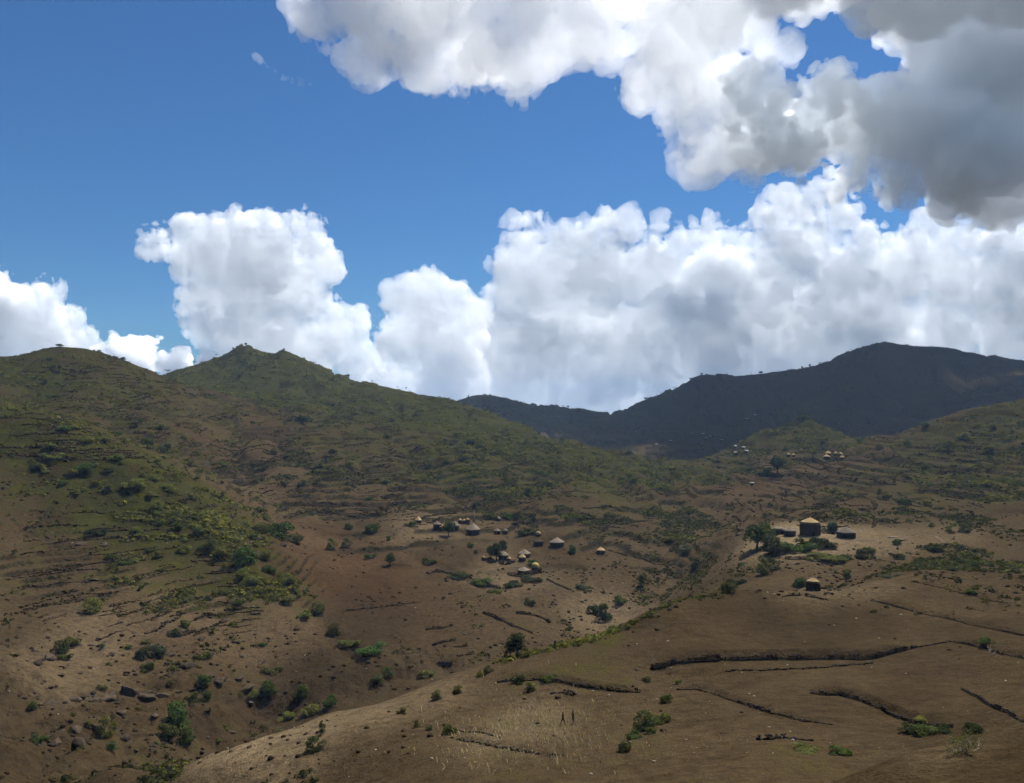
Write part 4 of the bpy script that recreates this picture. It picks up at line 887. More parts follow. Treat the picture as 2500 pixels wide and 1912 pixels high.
def resample(P, step):
    out = [P[0]]
    for a, b in zip(P[:-1], P[1:]):
        n = max(1, int((b-a).length/step))
        out += [a+(b-a)*(i/n) for i in range(1, n+1)]
    return out
def wall(poly, hgt, thick, size, label, seed, group='dry stone walls of the near field', dens=1.7, mat=None):
    P = resample([at(*p) for p in poly], 2.0)
    P = [Vector((p.x+RNG.uniform(-.2, .2), p.y+RNG.uniform(-.25, .25), 0)) for p in P]
    for p in P: p.z = ground_z(p.x, p.y)
    m = stone_pile(P, hgt, thick, seed, size, dens)
    o = link('stone_wall', m.mesh('stone_wall', mat or STONE)); return tag(o, label, 'stone wall', group)
WL = ['tallest and longest terrace wall across the right field','dark wall above the two people','low wall with loose stones left of the curved wall','curved wall in the lower right field','short wall at the right edge with green weeds','long slanting wall high on the right field','uppermost short wall near the right field rim','slanting wall at the lower right edge','lowest wall along the bottom edge','short wall just above the lowest one']
for i, ((poly, hgt), lab) in enumerate(zip(WALLS, WL)):
    wall([(x, y+3) for x, y in poly], hgt*.55, .35, .3, lab, 400+i, mat=WALLSTONE)
MID = [([(836,1492),(900,1486),(960,1479),(1029,1470)],.6,'stone row across the red field'),([(1040,1538),(1075,1535),(1106,1527)],.9,'upper short stone row below the red field'),([(1057,1577),(1085,1568),(1113,1562)],.9,'middle short stone row below the red field'),([(1117,1602),(1156,1596)],.7,'lower short stone row with pale stones'),([(1068,1617),(1105,1620)],.9,'lowest dark stone row beside the field crest'),
 ([(1108,1578),(1125,1580),(1142,1577)],.6,'tiny stone row with a pale stone'),([(1177,1497),(1215,1512),(1255,1530),(1300,1546)],1.0,'overgrown wall along the path to the field'),([(1260,1498),(1300,1502),(1325,1510),(1345,1520)],1.4,'thick crooked wall above the stream'),([(1548,1359),(1575,1368),(1600,1378),(1661,1377)],.7,'thin stone row above the stream fork'),([(1447,1331),(1490,1345),(1530,1357)],.6,'stone row running down beside the lone hut'),
 ([(1909,1458),(1930,1454),(1952,1453)],.6,'stone row left of the lone field hut'),([(1965,1455),(1990,1460),(2021,1465)],.5,'stone row below the lone field hut'),([(1217,1374),(1235,1379),(1257,1373)],1.6,'stone enclosure wall in front of the lower huts'),([(1240,1404),(1270,1408),(1300,1404),(1322,1396)],1.8,'stone bank under the lowest hut'),([(1125,1280),(1147,1281)],1.0,'low yard wall behind the largest village hut'),([(2005,1302),(2035,1305)],.8,'dark yard wall beside the biggest hut'),
 ([(1030,1268),(1070,1258),(1115,1254)],1.2,'dark terrace wall above the upper huts'),([(1335,1415),(1365,1430),(1400,1444)],.8,'stone row leading from the yellow domed store'),([(1050,1400),(1100,1402),(1150,1412),(1222,1437)],1.2,'long terrace wall below the village'),([(1915,1365),(1960,1366),(2080,1366)],1.0,'terrace wall under the right settlement'),([(410,1556),(460,1548),(510,1535),(540,1520)],1.0,'crooked stone row climbing the left slope')]
MID += [([(1770,1641),(1900,1635),(2050,1627),(2130,1619)],.3,'thin stone line just below the tallest terrace wall'),([(1850,1806),(1920,1801),(1990,1809)],.5,'short bank near the bottom of the dark field'),([(1345,1694),(1372,1691),(1402,1698)],.5,'short stone step under the dark wall'),([(2240,1580),(2290,1572),(2330,1566)],.3,'scattered stones between the long wall and the right edge wall')]
for i, (poly, hgt, lab) in enumerate(MID): wall(poly, hgt, .6, .5, lab, 450+i, 'stone rows in the valley', mat=WALLSTONE)
# short walls that follow the contours of the hills
def contour(p, n, step):
    out = [p]
    for sgn in (1, -1):
        q = p.copy()
        for k in range(n):
            e = 3.0; gx = (ground0(q.x+e, q.y)-ground0(q.x-e, q.y)); gy = (ground0(q.x, q.y+e)-ground0(q.x, q.y-e))
            g = math.hypot(gx, gy)+1e-6; t = Vector((gy/g, -gx/g, 0))*sgn
            if t.x*sgn < 0: t = -t
            q = q+t*step+Vector((0, RNG.uniform(-.5, .5), 0)); q.z = ground_z(q.x, q.y)
            out = out+[q.copy()] if sgn > 0 else [q.copy()]+out
    return out
def ground0(x, y): return float(bil(G, np.array(x/y), np.array(y))*y)
CT_AREAS = [((430,1010,1000,1270), 60, 'rough stone row following the contour of the middle hill'), ((1000,1060,1680,1290), 44, 'rough stone row on the far green slope'), ((1740,1110,2140,1290), 40, 'rough stone row on the terraces below the knoll'), ((2120,1080,2426,1280), 30, 'rough stone row on the right hill'), ((74,880,430,1130), 44, 'rough stone row on the near left ridge'), ((80,1240,620,1560), 26, 'short stone row on the left hillside')]
for (x0, y0, x1, y1), n, lab in CT_AREAS:
    for i in range(n):
        px, py = RNG.uniform(x0, x1), RNG.uniform(y0, y1); p = at(px, py)
        if p.y > 1000: continue
        P = contour(p, int(RNG.integers(2, 6)), 2.0+.003*p.y)
        m = stone_pile(P, RNG.uniform(.5, 1.0)*(.7+.0008*p.y), .8, int(RNG.integers(1e6)), .55+.0009*p.y, 1.6)
        tag(link('stone_row', m.mesh('stone_row', STONE)), near_label('rough stone row', px, py), 'stone row', 'stone rows on the hillsides')
mm_ = MB()
for i in range(760):
    (x0, y0, x1, y1), _, _ = CT_AREAS[(0, 0, 1, 1, 2, 3, 4, 4, 5)[i % 9]]
    p = at(RNG.uniform(x0, x1), RNG.uniform(y0, y1))
    if p.y > 1100: continue
    q_ = stone_pile(contour(p, int(RNG.integers(1, 3)), 1.8+.003*p.y), RNG.uniform(.4, .8), .7, int(RNG.integers(1e6)), .45+.0008*p.y, .9)
    if q_.v: mm_.add(np.concatenate(q_.v), np.concatenate(q_.q) if q_.q else None, np.concatenate(q_.t))
o = link('terrace_stones', mm_.mesh('terrace_stones', STONE)); o['kind'] = 'stuff'; o['label'] = 'broken rows of terrace stones all over the hillsides'
# loose stones and clods
def stone_p(i, j): return VIS[j, i]*(.03+.97*nf[j, i])*(.15+rocky[j, i])*(YR[j] < 900)*(YR[j] > 106)*(.35+.65*(1-sstep(330, 420, YR[j])))
sp2, sr2 = scatter(8000, stone_p)
def stones(name, sp_, r, lo, hi, mat, lab):
    m = MB(); V = []; T = []
    for k, (i, j) in enumerate(sp_):
        s = (lo+(hi-lo)*r.random()**4)*(.7+YR[j]*.0016); v = SMALL[k % 10]*s; c = np.array([XX[j, i]+r.normal()*.3, YY[j, i], Z[j, i]+s*.1])
        V.append(v+c); T.append(ICO1[1]+len(v)*k)
    me = mesh_np(name, np.concatenate(V), None, np.concatenate(T)); me.materials.append(mat); o = link(name, me); o['kind'] = 'stuff'; o['label'] = lab
stones('loose_stones', sp2, sr2, .12, .75, STONE, 'loose brown stones and clods strewn over the slopes')
def pale_p(i, j): return VIS[j, i]*(YR[j] > 92)*(YR[j] < 330)*(.3+rocky[j, i])
sp3, sr3 = scatter(380, pale_p); stones('pale_pebbles', sp3, sr3, .07, .3, PALESTONE, 'pale pebbles scattered over the fields')
# dry stalks on the stubble field
def straw_p(i, j):
    uu, yy = U[i], YR[j]
    q = np.exp(-((uu-.025)/.085)**2-((yy-110)/14)**2); return VIS[j, i]*q*(yy > 92)
sp4, sr4 = scatter(800, straw_p)
m = MB()
for i, j in sp4:
    x, y = XX[j, i]+sr4.normal()*.2, YY[j, i]; z = ground_z(x, y); h = sr4.uniform(.2, 1.0)**1.5; a = sr4.uniform(0, 6.28); ln = sr4.uniform(.1, 1.0)*h
    m.tube([(x, y, z-.05), (x+math.cos(a)*ln*.4, y+math.sin(a)*ln*.4, z+h*.6), (x+math.cos(a)*ln, y+math.sin(a)*ln, z+h*.9)], [.05, .042, .022], 3, False)
o = link('dry_stalks', m.mesh('dry_stalks', STRAW)); o['kind'] = 'stuff'; o['label'] = 'pale dry maize stalks standing on the stubble field'
# footpaths
def path(poly, w, name='footpath'):
    P = resample([at(*p) for p in poly], 2.5); m = []; q = []
    for k, p in enumerate(P):
        d = P[min(k+1, len(P)-1)]-P[max(k-1, 0)]; n = Vector((-d.y, d.x, 0)).normalized()*w*.5*RNG.uniform(.7, 1.2)
        for s in (-1, 0, 1):
            c = p+n*s; m.append((c.x, c.y, ground_z(c.x, c.y)+.14))
    for k in range(len(P)-1):
        for s in (0, 1): q.append((3*k+s, 3*k+s+1, 3*k+4+s, 3*k+3+s))
    me = mesh_np(name, m, q); me.materials.append(TRACK); o = link(name, me); o['kind'] = 'structure'; return o
path([(2284,1310),(2320,1334),(2351,1343),(2393,1355)], .8)
path([(2080,1318),(2150,1322),(2200,1318),(2250,1305),(2284,1310)], .6)
print('stones', len(bpy.data.objects), round(time.time()-T0, 1))

# ------------------------------------------------------------------ huts
def hut(px, py, w, wall_h, roof_h, label, roof=None, group='round thatched huts of the village', name='thatched_hut', cat='hut', dome=False, over=1.12, finial=True, door=True, body=None):
    p = at(px, py); k = p.y/FPX; R_ = w*k*.5/over; H = wall_h*k; RH = roof_h*k
    rg_ = np.random.default_rng(int(px*7+py)); e = link(name, None); e.location = p; tag(e, label, cat, group)
    m = MB(); m.lathe([(R_*.96, -1.2), (R_, 0), (R_*1.01, H*.5), (R_*.99, H*1.02)], 36, .012, rg_, .03); m.mesh
    link('wall', m.mesh('hut_wall', body or WATTLE), e)
    eav = R_*over; prof = []
    n = 9
    for i in range(n+1):
        t = i/n
        if dome: r = eav*math.cos(t*math.pi/2)**.85; z = H*.93+RH*math.sin(t*math.pi/2)
        else: r = eav*(1-t)**.93; z = H*.93+RH*(t**1.05)
        prof.append((max(r, .03), z))
    m = MB(); m.lathe([(eav*.8, H*.97)]+[(eav*1.0, H*.9)]+prof, 40, .022, rg_)
    ro = link('roof', smooth(m.mesh('hut_roof', roof or THATCH)), e)
    # thatch fringe round the eaves and bundles on the cone
    m = MB()
    for q in range(70):
        a = 2*math.pi*(q+rg_.random())/70; r0 = eav*rg_.uniform(.93, 1.0); dz = RH*rg_.uniform(.04, .12)
        c_, s_ = math.cos(a), math.sin(a)
        m.tube([(c_*r0*.9, s_*r0*.9, H*.95+dz), (c_*eav*1.04, s_*eav*1.04, H*.88-rg_.uniform(0, .1)*H)], [.06, .03], 3, False)
    link('fringe', m.mesh('thatch_fringe', roof or THATCH), ro)
    if finial:
        m = MB(); m.lathe([(.16, H*.93+RH*.92), (.22, H*.93+RH*.99), (.12, H*.93+RH*1.06), (.02, H*.93+RH*1.16)], 10, .05, rg_); link('finial', m.mesh('finial', roof or THATCH), ro)
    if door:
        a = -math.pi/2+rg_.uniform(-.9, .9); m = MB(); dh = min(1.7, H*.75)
        m.box((math.cos(a)*R_*1.0, math.sin(a)*R_*1.0, dh*.5), (.9, .22, dh), a+math.pi/2); link('door', m.mesh('hut_door', DOORWAY_SHADE), e)  # solid dark box in place of a shaded opening
    return e
HUTS = [(1021,1277,17,8,9,'leftmost village hut with a steep pale cone roof',THATCH),(1067,1290,20,11,8,'grey roofed hut left of the dark leafy tree',GREYTHATCH),(1079,1293,12,7,7,'small pale roofed hut tucked beside the grey roofed one',THATCH),(1110,1294,23,12,12,'pale roofed hut partly behind the dark leafy tree',GREYTHATCH),
 (1155,1305,36,14,15,'largest village hut with a grey cone roof',GREYTHATCH),(1214,1304,16,9,6,'left one of two matching small huts right of the largest hut',GREYTHATCH),(1233,1304,15,9,6,'right one of two matching small huts right of the largest hut',GREYTHATCH),(1216,1273,13,8,6,'small dark hut behind the bushes above the village',GREYTHATCH),
 (1315,1331,26,10,7,'low flat topped dark hut on the right of the village',WATTLE),(1360,1334,36,12,11,'wide hut with a brown cone roof beside the round bush',GREYTHATCH),(1467,1352,22,10,7,'lone tan roofed hut on the open slope',THATCH),(1229,1366,26,12,10,'hut hidden behind the tall trees of the lower group',GREYTHATCH),(1280,1360,32,10,10,'wide grey roofed hut behind the smaller one in the lower group',GREYTHATCH),(1275,1369,19,10,8,'small pale roofed hut in front of the wide grey one',THATCH),(1278,1400,31,9,9,'lowest hut standing on the stone bank',GREYTHATCH)]
for px, py, w, wh, rh, lab, rf in HUTS: hut(px, py, w, wh, rh, lab, rf)
STORES = [(1123,1278,10,9,5,'left grain store of the three behind the largest hut',THATCH,False),(1133,1278,9,8,4,'middle grain store of the three behind the largest hut',THATCH,False),(1142,1278,12,10,5,'right grain store of the three behind the largest hut',THATCH,False),(1180,1368,10,8,5,'small grain store left of the tall dark tree',THATCH,False),(1243,1370,11,7,5,'tiny grain store with an orange cone roof by the enclosure',THATCH,False),(1307,1392,19,9,10,'round grain store under a fresh yellow dome of straw',YELLOWTHATCH,True),(1314,1309,14,5,7,'tiny domed thatched store at the top right of the village',THATCH,True)]
for px, py, w, wh, rh, lab, rf, dm in STORES: hut(px, py, w, wh, rh, lab, rf, 'grain stores of the village', 'grain_store', 'grain store', dm, 1.15, not dm, False)
RH_ = [(1978,1305,49,31,13,'biggest round hut with tall dark walls and a straw cone roof',THATCH,1.04),(2066,1312,46,14,14,'wide low hut with a grey cone roof right of the biggest hut',GREYTHATCH,1.1),(1928,1308,29,13,9,'dark hut with a pale ridge left of the biggest hut',GREYTHATCH,1.05),(1902,1303,26,11,6,'dark domed hut at the left end of the right settlement',GREYTHATCH,1.05),(1985,1440,34,22,9,'lone hut with an upswept straw roof on the field crest',THATCH,1.06)]
for px, py, w, wh, rh, lab, rf, ov in RH_: hut(px, py, w, wh, rh, lab, rf, 'round huts of the right settlement', dome='domed' in lab, over=ov)
def house(px, py, w, label, tilt=0.0):
    """small far house: low walls and a pale sheet roof of two slopes"""
    p = at(px, py); k = p.y/FPX; W = max(w*k*.75, 2.6); D = W*.7; H = 1.9; e = link('sheet_roof_house', None); e.location = p; e.rotation_euler.z = RNG.uniform(-.5, .5); tag(e, label, 'house', 'small houses higher up the valley')
    m = MB(); m.box((0, 0, H*.5-.6), (W, D, H+1.2)); link('wall', m.mesh('house_wall', WATTLE), e)
    m = MB(); a, b, z0, z1 = W*.56, D*.62, H-.05, H+D*.3
    m.add([(-a,-b,z0),(a,-b,z0),(a,0,z1),(-a,0,z1),(a,b,z0),(-a,b,z0),(-a,-b,z0-.12),(a,-b,z0-.12),(a,0,z1-.12),(-a,0,z1-.12),(a,b,z0-.12),(-a,b,z0-.12)], [(0,1,2,3),(3,2,4,5),(7,6,9,8),(8,9,11,10),(0,6,7,1),(5,4,10,11),(1,7,8,2),(2,8,10,4),(3,9,6,0),(5,11,9,3)])
    link('roof', m.mesh('house_roof', TIN), e)
    m = MB(); m.box((W*.1, -D*.5, .8), (.9, .12, 1.6)); link('door', m.mesh('house_door', DOORWAY_SHADE), e)  # dark panel standing for the shade in the doorway
FAR = [(1603,1088,5,'lone white roof at the left foot of the far valley'),(1638,1079,6,'white roof above the lone one in the far valley'),(1733,1068,7,'brightest of the pale roofs in the far hamlet'),(1717,1062,7,'grey roof at the top of the far hamlet'),(1724,1072,7,'grey roof at the lower left of the far hamlet'),(1762,1077,7,'white roof alone right of the far hamlet'),(1825,1026,7,'right roof of the pair on the dark spur'),(1819,1025,6,'left roof of the pair on the dark spur'),(1844,1016,9,'highest long roof on the dark spur'),(1795,1094,9,'pale roof at the left foot of the knoll'),(1815,1097,10,'pale roof right of the first on the knoll flank'),(1822,1106,12,'long pale roof on the knoll flank'),(1795,1110,10,'lowest pale roof on the knoll flank'),(1836,1186,7,'small white roof by the bank below the knoll')]
for px, py, w, lab in FAR: house(px, py, w, lab)
KN = [(2018,1122,17,8,6,'bright edged hut at the front of the knoll houses',THATCH),(2040,1112,11,6,5,'domed hut at the back of the knoll houses',THATCH),(2052,1114,12,6,5,'right hut of the knoll houses',THATCH),(1925,1114,9,5,4,'left of two small huts under the knoll',THATCH),(1937,1115,9,5,4,'right of two small huts under the knoll',THATCH),(2056,1122,13,6,5,'low hut at the right foot of the knoll houses',THATCH),(2022,1112,16,6,6,'hut behind the bright edged one on the knoll',THATCH)]
for px, py, w, wh, rh, lab, rf in KN: hut(px, py, w, wh, rh, lab, rf, 'huts under the knoll')
# pale slab lying by the right-hand path, bare poles of the pollarded tree above the biggest village hut
p = at(2178, 1313); k = p.y/FPX
m = MB(); m.box((0, 0, .18), (23*k, .5, .3)); m.box((-8*k, 0, -.1), (.3, .45, .5)); m.box((8*k, 0, -.1), (.3, .45, .5))
o = link('timber_beam', m.mesh('timber_beam', PALEBARK)); o.location = p; o.rotation_euler.z = .1; tag(o, 'long pale beam lying on supports by the right settlement path', 'beam')
p = at(1159, 1276); k = p.y/FPX
e = link('pollarded_tree', None); e.location = p; tag(e, 'tall bare white pole tree with a leaf tuft behind the largest hut', 'tree')
m = MB(); m.tube([(0, 0, -.5), (-.3*k, 0, 8*k), (-1.5*k, 0, 20*k), (-3*k, 0, 36*k)], [.28, .24, .2, .12], 7); tr = link('trunk', m.mesh('pole_trunk', PALEBARK), e)
m = MB(); m.tube([(0, 0, 3*k), (5*k, 0, 4*k), (9*k, 0, 6*k), (13*k, 0, 17*k), (16*k, 0, 29*k)], [.16, .16, .15, .11, .06], 6); link('branch', m.mesh('pole_branch', PALEBARK), tr)
f = MB(); f.add(*leaf_cloud(np.random.default_rng(3), [(-3*k, 0, 38*k, 3*k, 3*k, 4*k), (-1*k, 0, 43*k, 4*k, 4*k, 4*k), (2*k, 0, 40*k, 3*k, 3*k, 3*k), (-4*k, 0, 33*k, 2.5*k, 2.5*k, 3*k)], 420, .28)); c = link('crown', f.mesh('pole_crown', LEAF), e); c.color = (.03, .036, .018, 1)
# bare thorny shrub near the camera, bottom right
p = at(2345, 1838); k = p.y/FPX; rg_ = np.random.default_rng(12)
e = link('thorn_shrub', None); e.location = p; tag(e, 'thorny shrub of pale bare twigs at the bottom right corner', 'shrub')
m = MB(); tips = []
def twig(a, d, L, r, lev):
    q = a+d*L*.5+Vector(rg_.normal(size=3))*L*.06; b = q+(d+Vector(rg_.normal(size=3))*.25).normalized()*L*.5
    m.tube([a, q, b], [r, r*.8, r*.55], 5)
    tips.append(b)
    if lev:
        for _ in range(int(rg_.integers(2, 4))): twig(b if rg_.random() < .6 else q, (d+Vector(rg_.normal(size=3))*.65).normalized(), L*rg_.uniform(.5, .8), r*.55, lev-1)
for k_ in range(6): twig(Vector((rg_.normal()*.15, rg_.normal()*.15, -.1)), Vector((rg_.normal()*.9, rg_.normal()*.5, .75)).normalized(), rg_.uniform(.45, .8), .02, 4)
link('twigs', m.mesh('thorn_twigs', PALEBARK), e)
f = MB(); T_ = np.array([tuple(t) for t in tips])
f.add(*leaf_cloud(rg_, [(*t, .16, .16, .12) for t in T_], 900, .035)); c = link('foliage', f.mesh('thorn_leaves', LEAF), e); c.color = (.10, .105, .035, 1)
for px, py, s, lab in ((2418,1600,.8,'thin pale twig shrub at the right edge beside the field'),):
    p = at(px, py); e = link('thorn_shrub', None); e.location = p; tag(e, lab, 'shrub'); m = MB(); tips = []
    for k_ in range(4): twig(Vector((0, 0, -.1)), Vector((rg_.normal()*.4, rg_.normal()*.3, .9)).normalized(), 1.2, .03, 2)
    link('twigs', m.mesh('thorn_twigs', PALEBARK), e)
print('huts', len(bpy.data.objects), round(time.time()-T0, 1))

# ------------------------------------------------------------------ people
def skin_mesh(name, chains, mat, sub=1):
    """connected joints with radii grown into one skin: chains of (id, position, radius, parent id)"""
    me = bpy.data.meshes.new(name); ids = {c[0]: i for i, c in enumerate(chains)}
    me.from_pydata([c[1] for c in chains], [(ids[c[3]], i) for i, c in enumerate(chains) if c[3] is not None], [])
    ob = bpy.data.objects.new(name, me); col.objects.link(ob)
    md = ob.modifiers.new('skin', 'SKIN'); md.use_smooth_shade = True
    for v, c in zip(me.skin_vertices[0].data, chains): v.radius = (c[2], c[2]*(.72 if c[0] in ('chest', 'belly', 'hip') else 1)); v.use_root = c[0] == 'hip'
    s = ob.modifiers.new('sub', 'SUBSURF'); s.levels = s.render_levels = sub
    me.materials.append(mat); return ob
def person(px, py, h, face, pose, label, cloth, stick=False):
    """face: heading in radians; pose: joints' swing"""
    p = at(px, py); s = h/1.7
    e = link('person', None); e.location = p; e.rotation_euler.z = face; e.scale = (s, s, s)
    tag(e, label, 'person', 'people on the valley floor')
    st, ar, lean = pose
    C = [('hip', (0, 0, .95), .125, None), ('belly', (0, -lean*.3, 1.12), .115, 'hip'), ('chest', (0, -lean*.7, 1.32), .135, 'belly'), ('neck', (0, -lean, 1.47), .055, 'chest'), ('jaw', (0, -lean-.02, 1.55), .075, 'neck'), ('head', (0, -lean-.01, 1.64), .092, 'jaw'), ('top', (0, -lean, 1.69), .06, 'head'), ('nose', (0, -lean-.105, 1.59), .014, 'jaw')]
    for sx, sw, aw in ((-1, st, -ar), (1, -st, ar)):
        n = 'l' if sx < 0 else 'r'
        C += [(n+'thigh', (sx*.09, -sw*.05, .86), .085, 'hip'), (n+'knee', (sx*.10, -sw*.22-.02, .5), .055, n+'thigh'), (n+'calf', (sx*.10, -sw*.26+.03*sw, .36), .055, n+'knee'), (n+'ankle', (sx*.10, -sw*.34+.03, .08), .034, n+'calf'), (n+'toe', (sx*.11, -sw*.34-.15, .03), .032, n+'ankle'),
              (n+'shoulder', (sx*.18, -lean*.75, 1.39), .058, 'chest'), (n+'elbow', (sx*.24, -lean*.6-aw*.12+.03, 1.12), .041, n+'shoulder'), (n+'wrist', (sx*.25, -lean*.6-aw*.34, .93), .027, n+'elbow'), (n+'palm', (sx*.25, -lean*.6-aw*.38-.02, .85), .03, n+'wrist')]
        q = Vector((sx*.25, -lean*.6-aw*.38-.02, .85))
        for f_ in range(4): C += [(n+'f%d' % f_, tuple(q+Vector((sx*.006, -.03+.02*f_, -.05))), .0095, n+'palm'), (n+'g%d' % f_, tuple(q+Vector((-sx*.012, -.03+.02*f_, -.085-.008*(f_ in (1, 2))))), .008, n+'f%d' % f_)]
        C += [(n+'thumb', tuple(q+Vector((-sx*.01, -.055, -.02))), .011, n+'palm')]
    b = skin_mesh('body', C, SKIN, 2); b.parent = e
    m = MB(); v, t = ICO2; v = v.copy(); v = v[:, :]*np.array([.103, .112, .10])+np.array([0, -lean+.012, 1.655]); m.add(v, None, t); hr = link('hair', smooth(m.mesh('hair', HAIR)), e)
    r = np.random.default_rng(int(px)); m = MB()
    m.lathe([(.20, 0), (.19, .12), (.165, .34), (.155, .52), (.175, .72), (.16, .80), (.08, .85)], 22, .03, r)
    me = m.mesh('garment', cloth); g = link('garment', smooth(me), e); g.location = (0, -lean*.55, .62)
    for vv in me.vertices: vv.co.y += -lean*.5*(vv.co.z-.4); vv.co.y *= .82
    return e
p1 = person(1374, 1769, 1.68, 1.9, (.9, .5, .03), 'person in a dark wrap walking, on the left of the pair in the stubble field', CLOTH_DARK)
p2 = person(1400, 1767, 1.72, -1.7, (.35, -.4, .08), 'person in dark clothes standing, on the right of the pair, holding a pale stick', CLOTH_DARK)
person(1292, 1326, 1.65, .4, (.3, .2, .02), 'tiny dark figure standing on the slope between the village huts', CLOTH_DARK)
m = MB(); q = p2.location; m.tube([(q.x-.75, q.y-.25, q.z+.45), (q.x-.2, q.y-.15, q.z+.92), (q.x+.05, q.y-.1, q.z+1.1)], [.02, .022, .02], 6)
tag(link('walking_stick', m.mesh('walking_stick', PALEBARK)), 'pale stick held by the person on the right of the pair', 'stick')
print('people', len(bpy.data.objects), round(time.time()-T0, 1))
DM = .8
# ------------------------------------------------------------------ clouds
import openvdb
def vnoise(shape, cell, rng):
    """smooth value noise on a grid, trilinear with smoothstep"""
    out = None
    n = [int(s/cell)+3 for s in shape]
    g = rng.random(n).astype(np.float32)*2-1
    off = rng.random(3)
    for ax in range(3):
        x = np.arange(shape[ax])/cell + off[ax]
        i = x.astype(int); f = (x-i).astype(np.float32); f = f*f*(3-2*f)
        sh = [1, 1, 1]; sh[ax] = -1; f = f.reshape(sh)
        g = np.take(g, i, axis=ax)*(1-f) + np.take(g, i+1, axis=ax)*f
    return g
RNG2 = np.random.default_rng(2)
def cloud(name, blobs, dist, vox, seed, dens, label, flat=1.0, kids=14, rough=1.15, thin=1.0, depth=1.0, group=None, plan=None, coarse=.5, tint=(.988, .994, 1)):
    """a cumulus: big puffs, small puffs on them and smaller ones on those, merged into one closed skin filled with scattering air"""
    rng = np.random.default_rng(seed)
    k = dist/FPX
    S = []
    for b in blobs:
        px, py, r = b[:3]
        if plan is not None: S.append((px, py, plan, r)); continue
        dd = b[3] if len(b) > 3 else rng.uniform(-.6, .6)
        x, z = ray(px, py)
        D = dist + dd*r*k*depth
        S.append((x*dist, D, z*dist, r*k))
    S = np.array(S)
    gen = S
    allS = [S]
    for lev, (nk, lo, hi) in enumerate(((kids, .2, .42), (8, .22, .45), (5, .3, .5))):
        n = int(nk)
        P = np.repeat(gen, n, axis=0)
        d = rng.normal(size=(len(P), 3)); d[:, 1] -= .25; d[:, 2] += .25
        d /= np.linalg.norm(d, axis=1)[:, None]
        rr = P[:, 3]*rng.uniform(lo, hi, len(P))
        C = P[:, :3] + d*(P[:, 3]*rng.uniform(.75, 1.02, len(P)))[:, None]*np.array([1, 1, flat])
        gen = np.column_stack([C, rr])
        keep = rr > vox*1.2
        gen = gen[keep]
        allS.append(gen)
    S = np.concatenate(allS)
    lo = (S[:, :3]-S[:, 3:]).min(0)-6*vox; hi = (S[:, :3]+S[:, 3:]).max(0)+6*vox
    N = np.ceil((hi-lo)/vox).astype(int)+1
    F = np.full(N, 10*vox, np.float32)
    for x, y, z, r in S:
        c = (np.array([x, y, z])-lo)/vox; q = r/vox
        a = np.maximum(np.floor(c-q-7).astype(int), 0); b = np.minimum(np.ceil(c+q+8).astype(int), N)
        X = (np.arange(a[0], b[0])-c[0])[:, None, None]; Y = (np.arange(a[1], b[1])-c[1])[None, :, None]; Z = (np.arange(a[2], b[2])-c[2])[None, None, :]
        V = (np.sqrt(X*X+Y*Y+Z*Z)-q).astype(np.float32)*vox
        W = F[a[0]:b[0], a[1]:b[1], a[2]:b[2]]; np.minimum(W, V, out=W)
    Dn = np.zeros_like(F)
    for cell, amp in ((44, 6.0*coarse), (22, 4.2*coarse), (11, 3.0), (5.5, 2.6), (3.2, 2.0), (2.0, 1.1)):
        Dn += (np.abs(vnoise(F.shape, cell, rng))*2-.5)*(amp*vox*rough)
    F -= Dn*np.clip(1-F/(9*vox), 0, 1)
    g = openvdb.FloatGrid(10*vox); g.copyFromArray(F)
    p, q = g.convertToQuads(0.0)
    p = p*vox + lo
    if plan is None: p[:, 1] = dist + (p[:, 1]-dist)*thin
    else: p[:, 2] = plan + (p[:, 2]-plan)*.55
    me = bpy.data.meshes.new(name)
    me.vertices.add(len(p)); me.vertices.foreach_set('co', p.astype(np.float32).ravel())
    q = q.astype(np.int32)
    me.loops.add(q.size); me.loops.foreach_set('vertex_index', q.ravel())
    me.polygons.add(len(q)); me.polygons.foreach_set('loop_start', np.arange(0, q.size, 4, dtype=np.int32))
    me.update(); me.validate()
    m = bpy.data.materials.new(name+'_air'); m.use_nodes = True
    nt = m.node_tree; nt.nodes.clear()
    o = nt.nodes.new('ShaderNodeOutputMaterial'); v = nt.nodes.new('ShaderNodeVolumePrincipled')
    v.inputs['Color'].default_value = (*tint, 1); v.inputs['Density'].default_value = dens*DM
    v.inputs['Anisotropy'].default_value = .1
    nt.links.new(v.outputs[0], o.inputs['Volume'])
    me.materials.append(m)
    ob = bpy.data.objects.new(name, me); col.objects.link(ob)
    ob['label'] = label; ob['category'] = 'cloud'; ob['group'] = group or 'cumulus clouds in the sky'
    print(name, N, len(q), round(time.time()-T0, 1))
    return ob
CL = 9000.0; 
cloud('cumulus_cloud', [(390,595,42),(450,575,45),(520,565,48),(590,560,50),(650,555,45),(722,545,38),(750,580,45),(765,625,55),(795,655,38),(640,640,100),(560,640,90),(480,620,70),
  (500,750,72),(600,760,100),(690,720,90),(640,850,90),(750,850,80),(830,830,70),(855,795,45),(880,900,60),(780,760,50),(700,910,100),(920,940,50),(560,900,60)],
  CL, 19, 3, .016, 'broad white cumulus tower above the twin peaked hill', thin=.26)
cloud('cumulus_cloud', [(90,760,66),(150,785,48),(90,850,80),(185,825,38),(215,840,28),(110,712,30),(20,790,90),(-60,740,110),(-150,800,120)], CL, 21, 4, .016, 'white cumulus at the left edge behind the near ridge', thin=.26)
cloud('cumulus_cloud', [(290,850,32),(330,850,36),(362,838,22),(250,875,26),(330,895,45),(430,895,36),(510,880,26)], CL, 20, 5, .016, 'small low cloud in the gap between the two left hills')
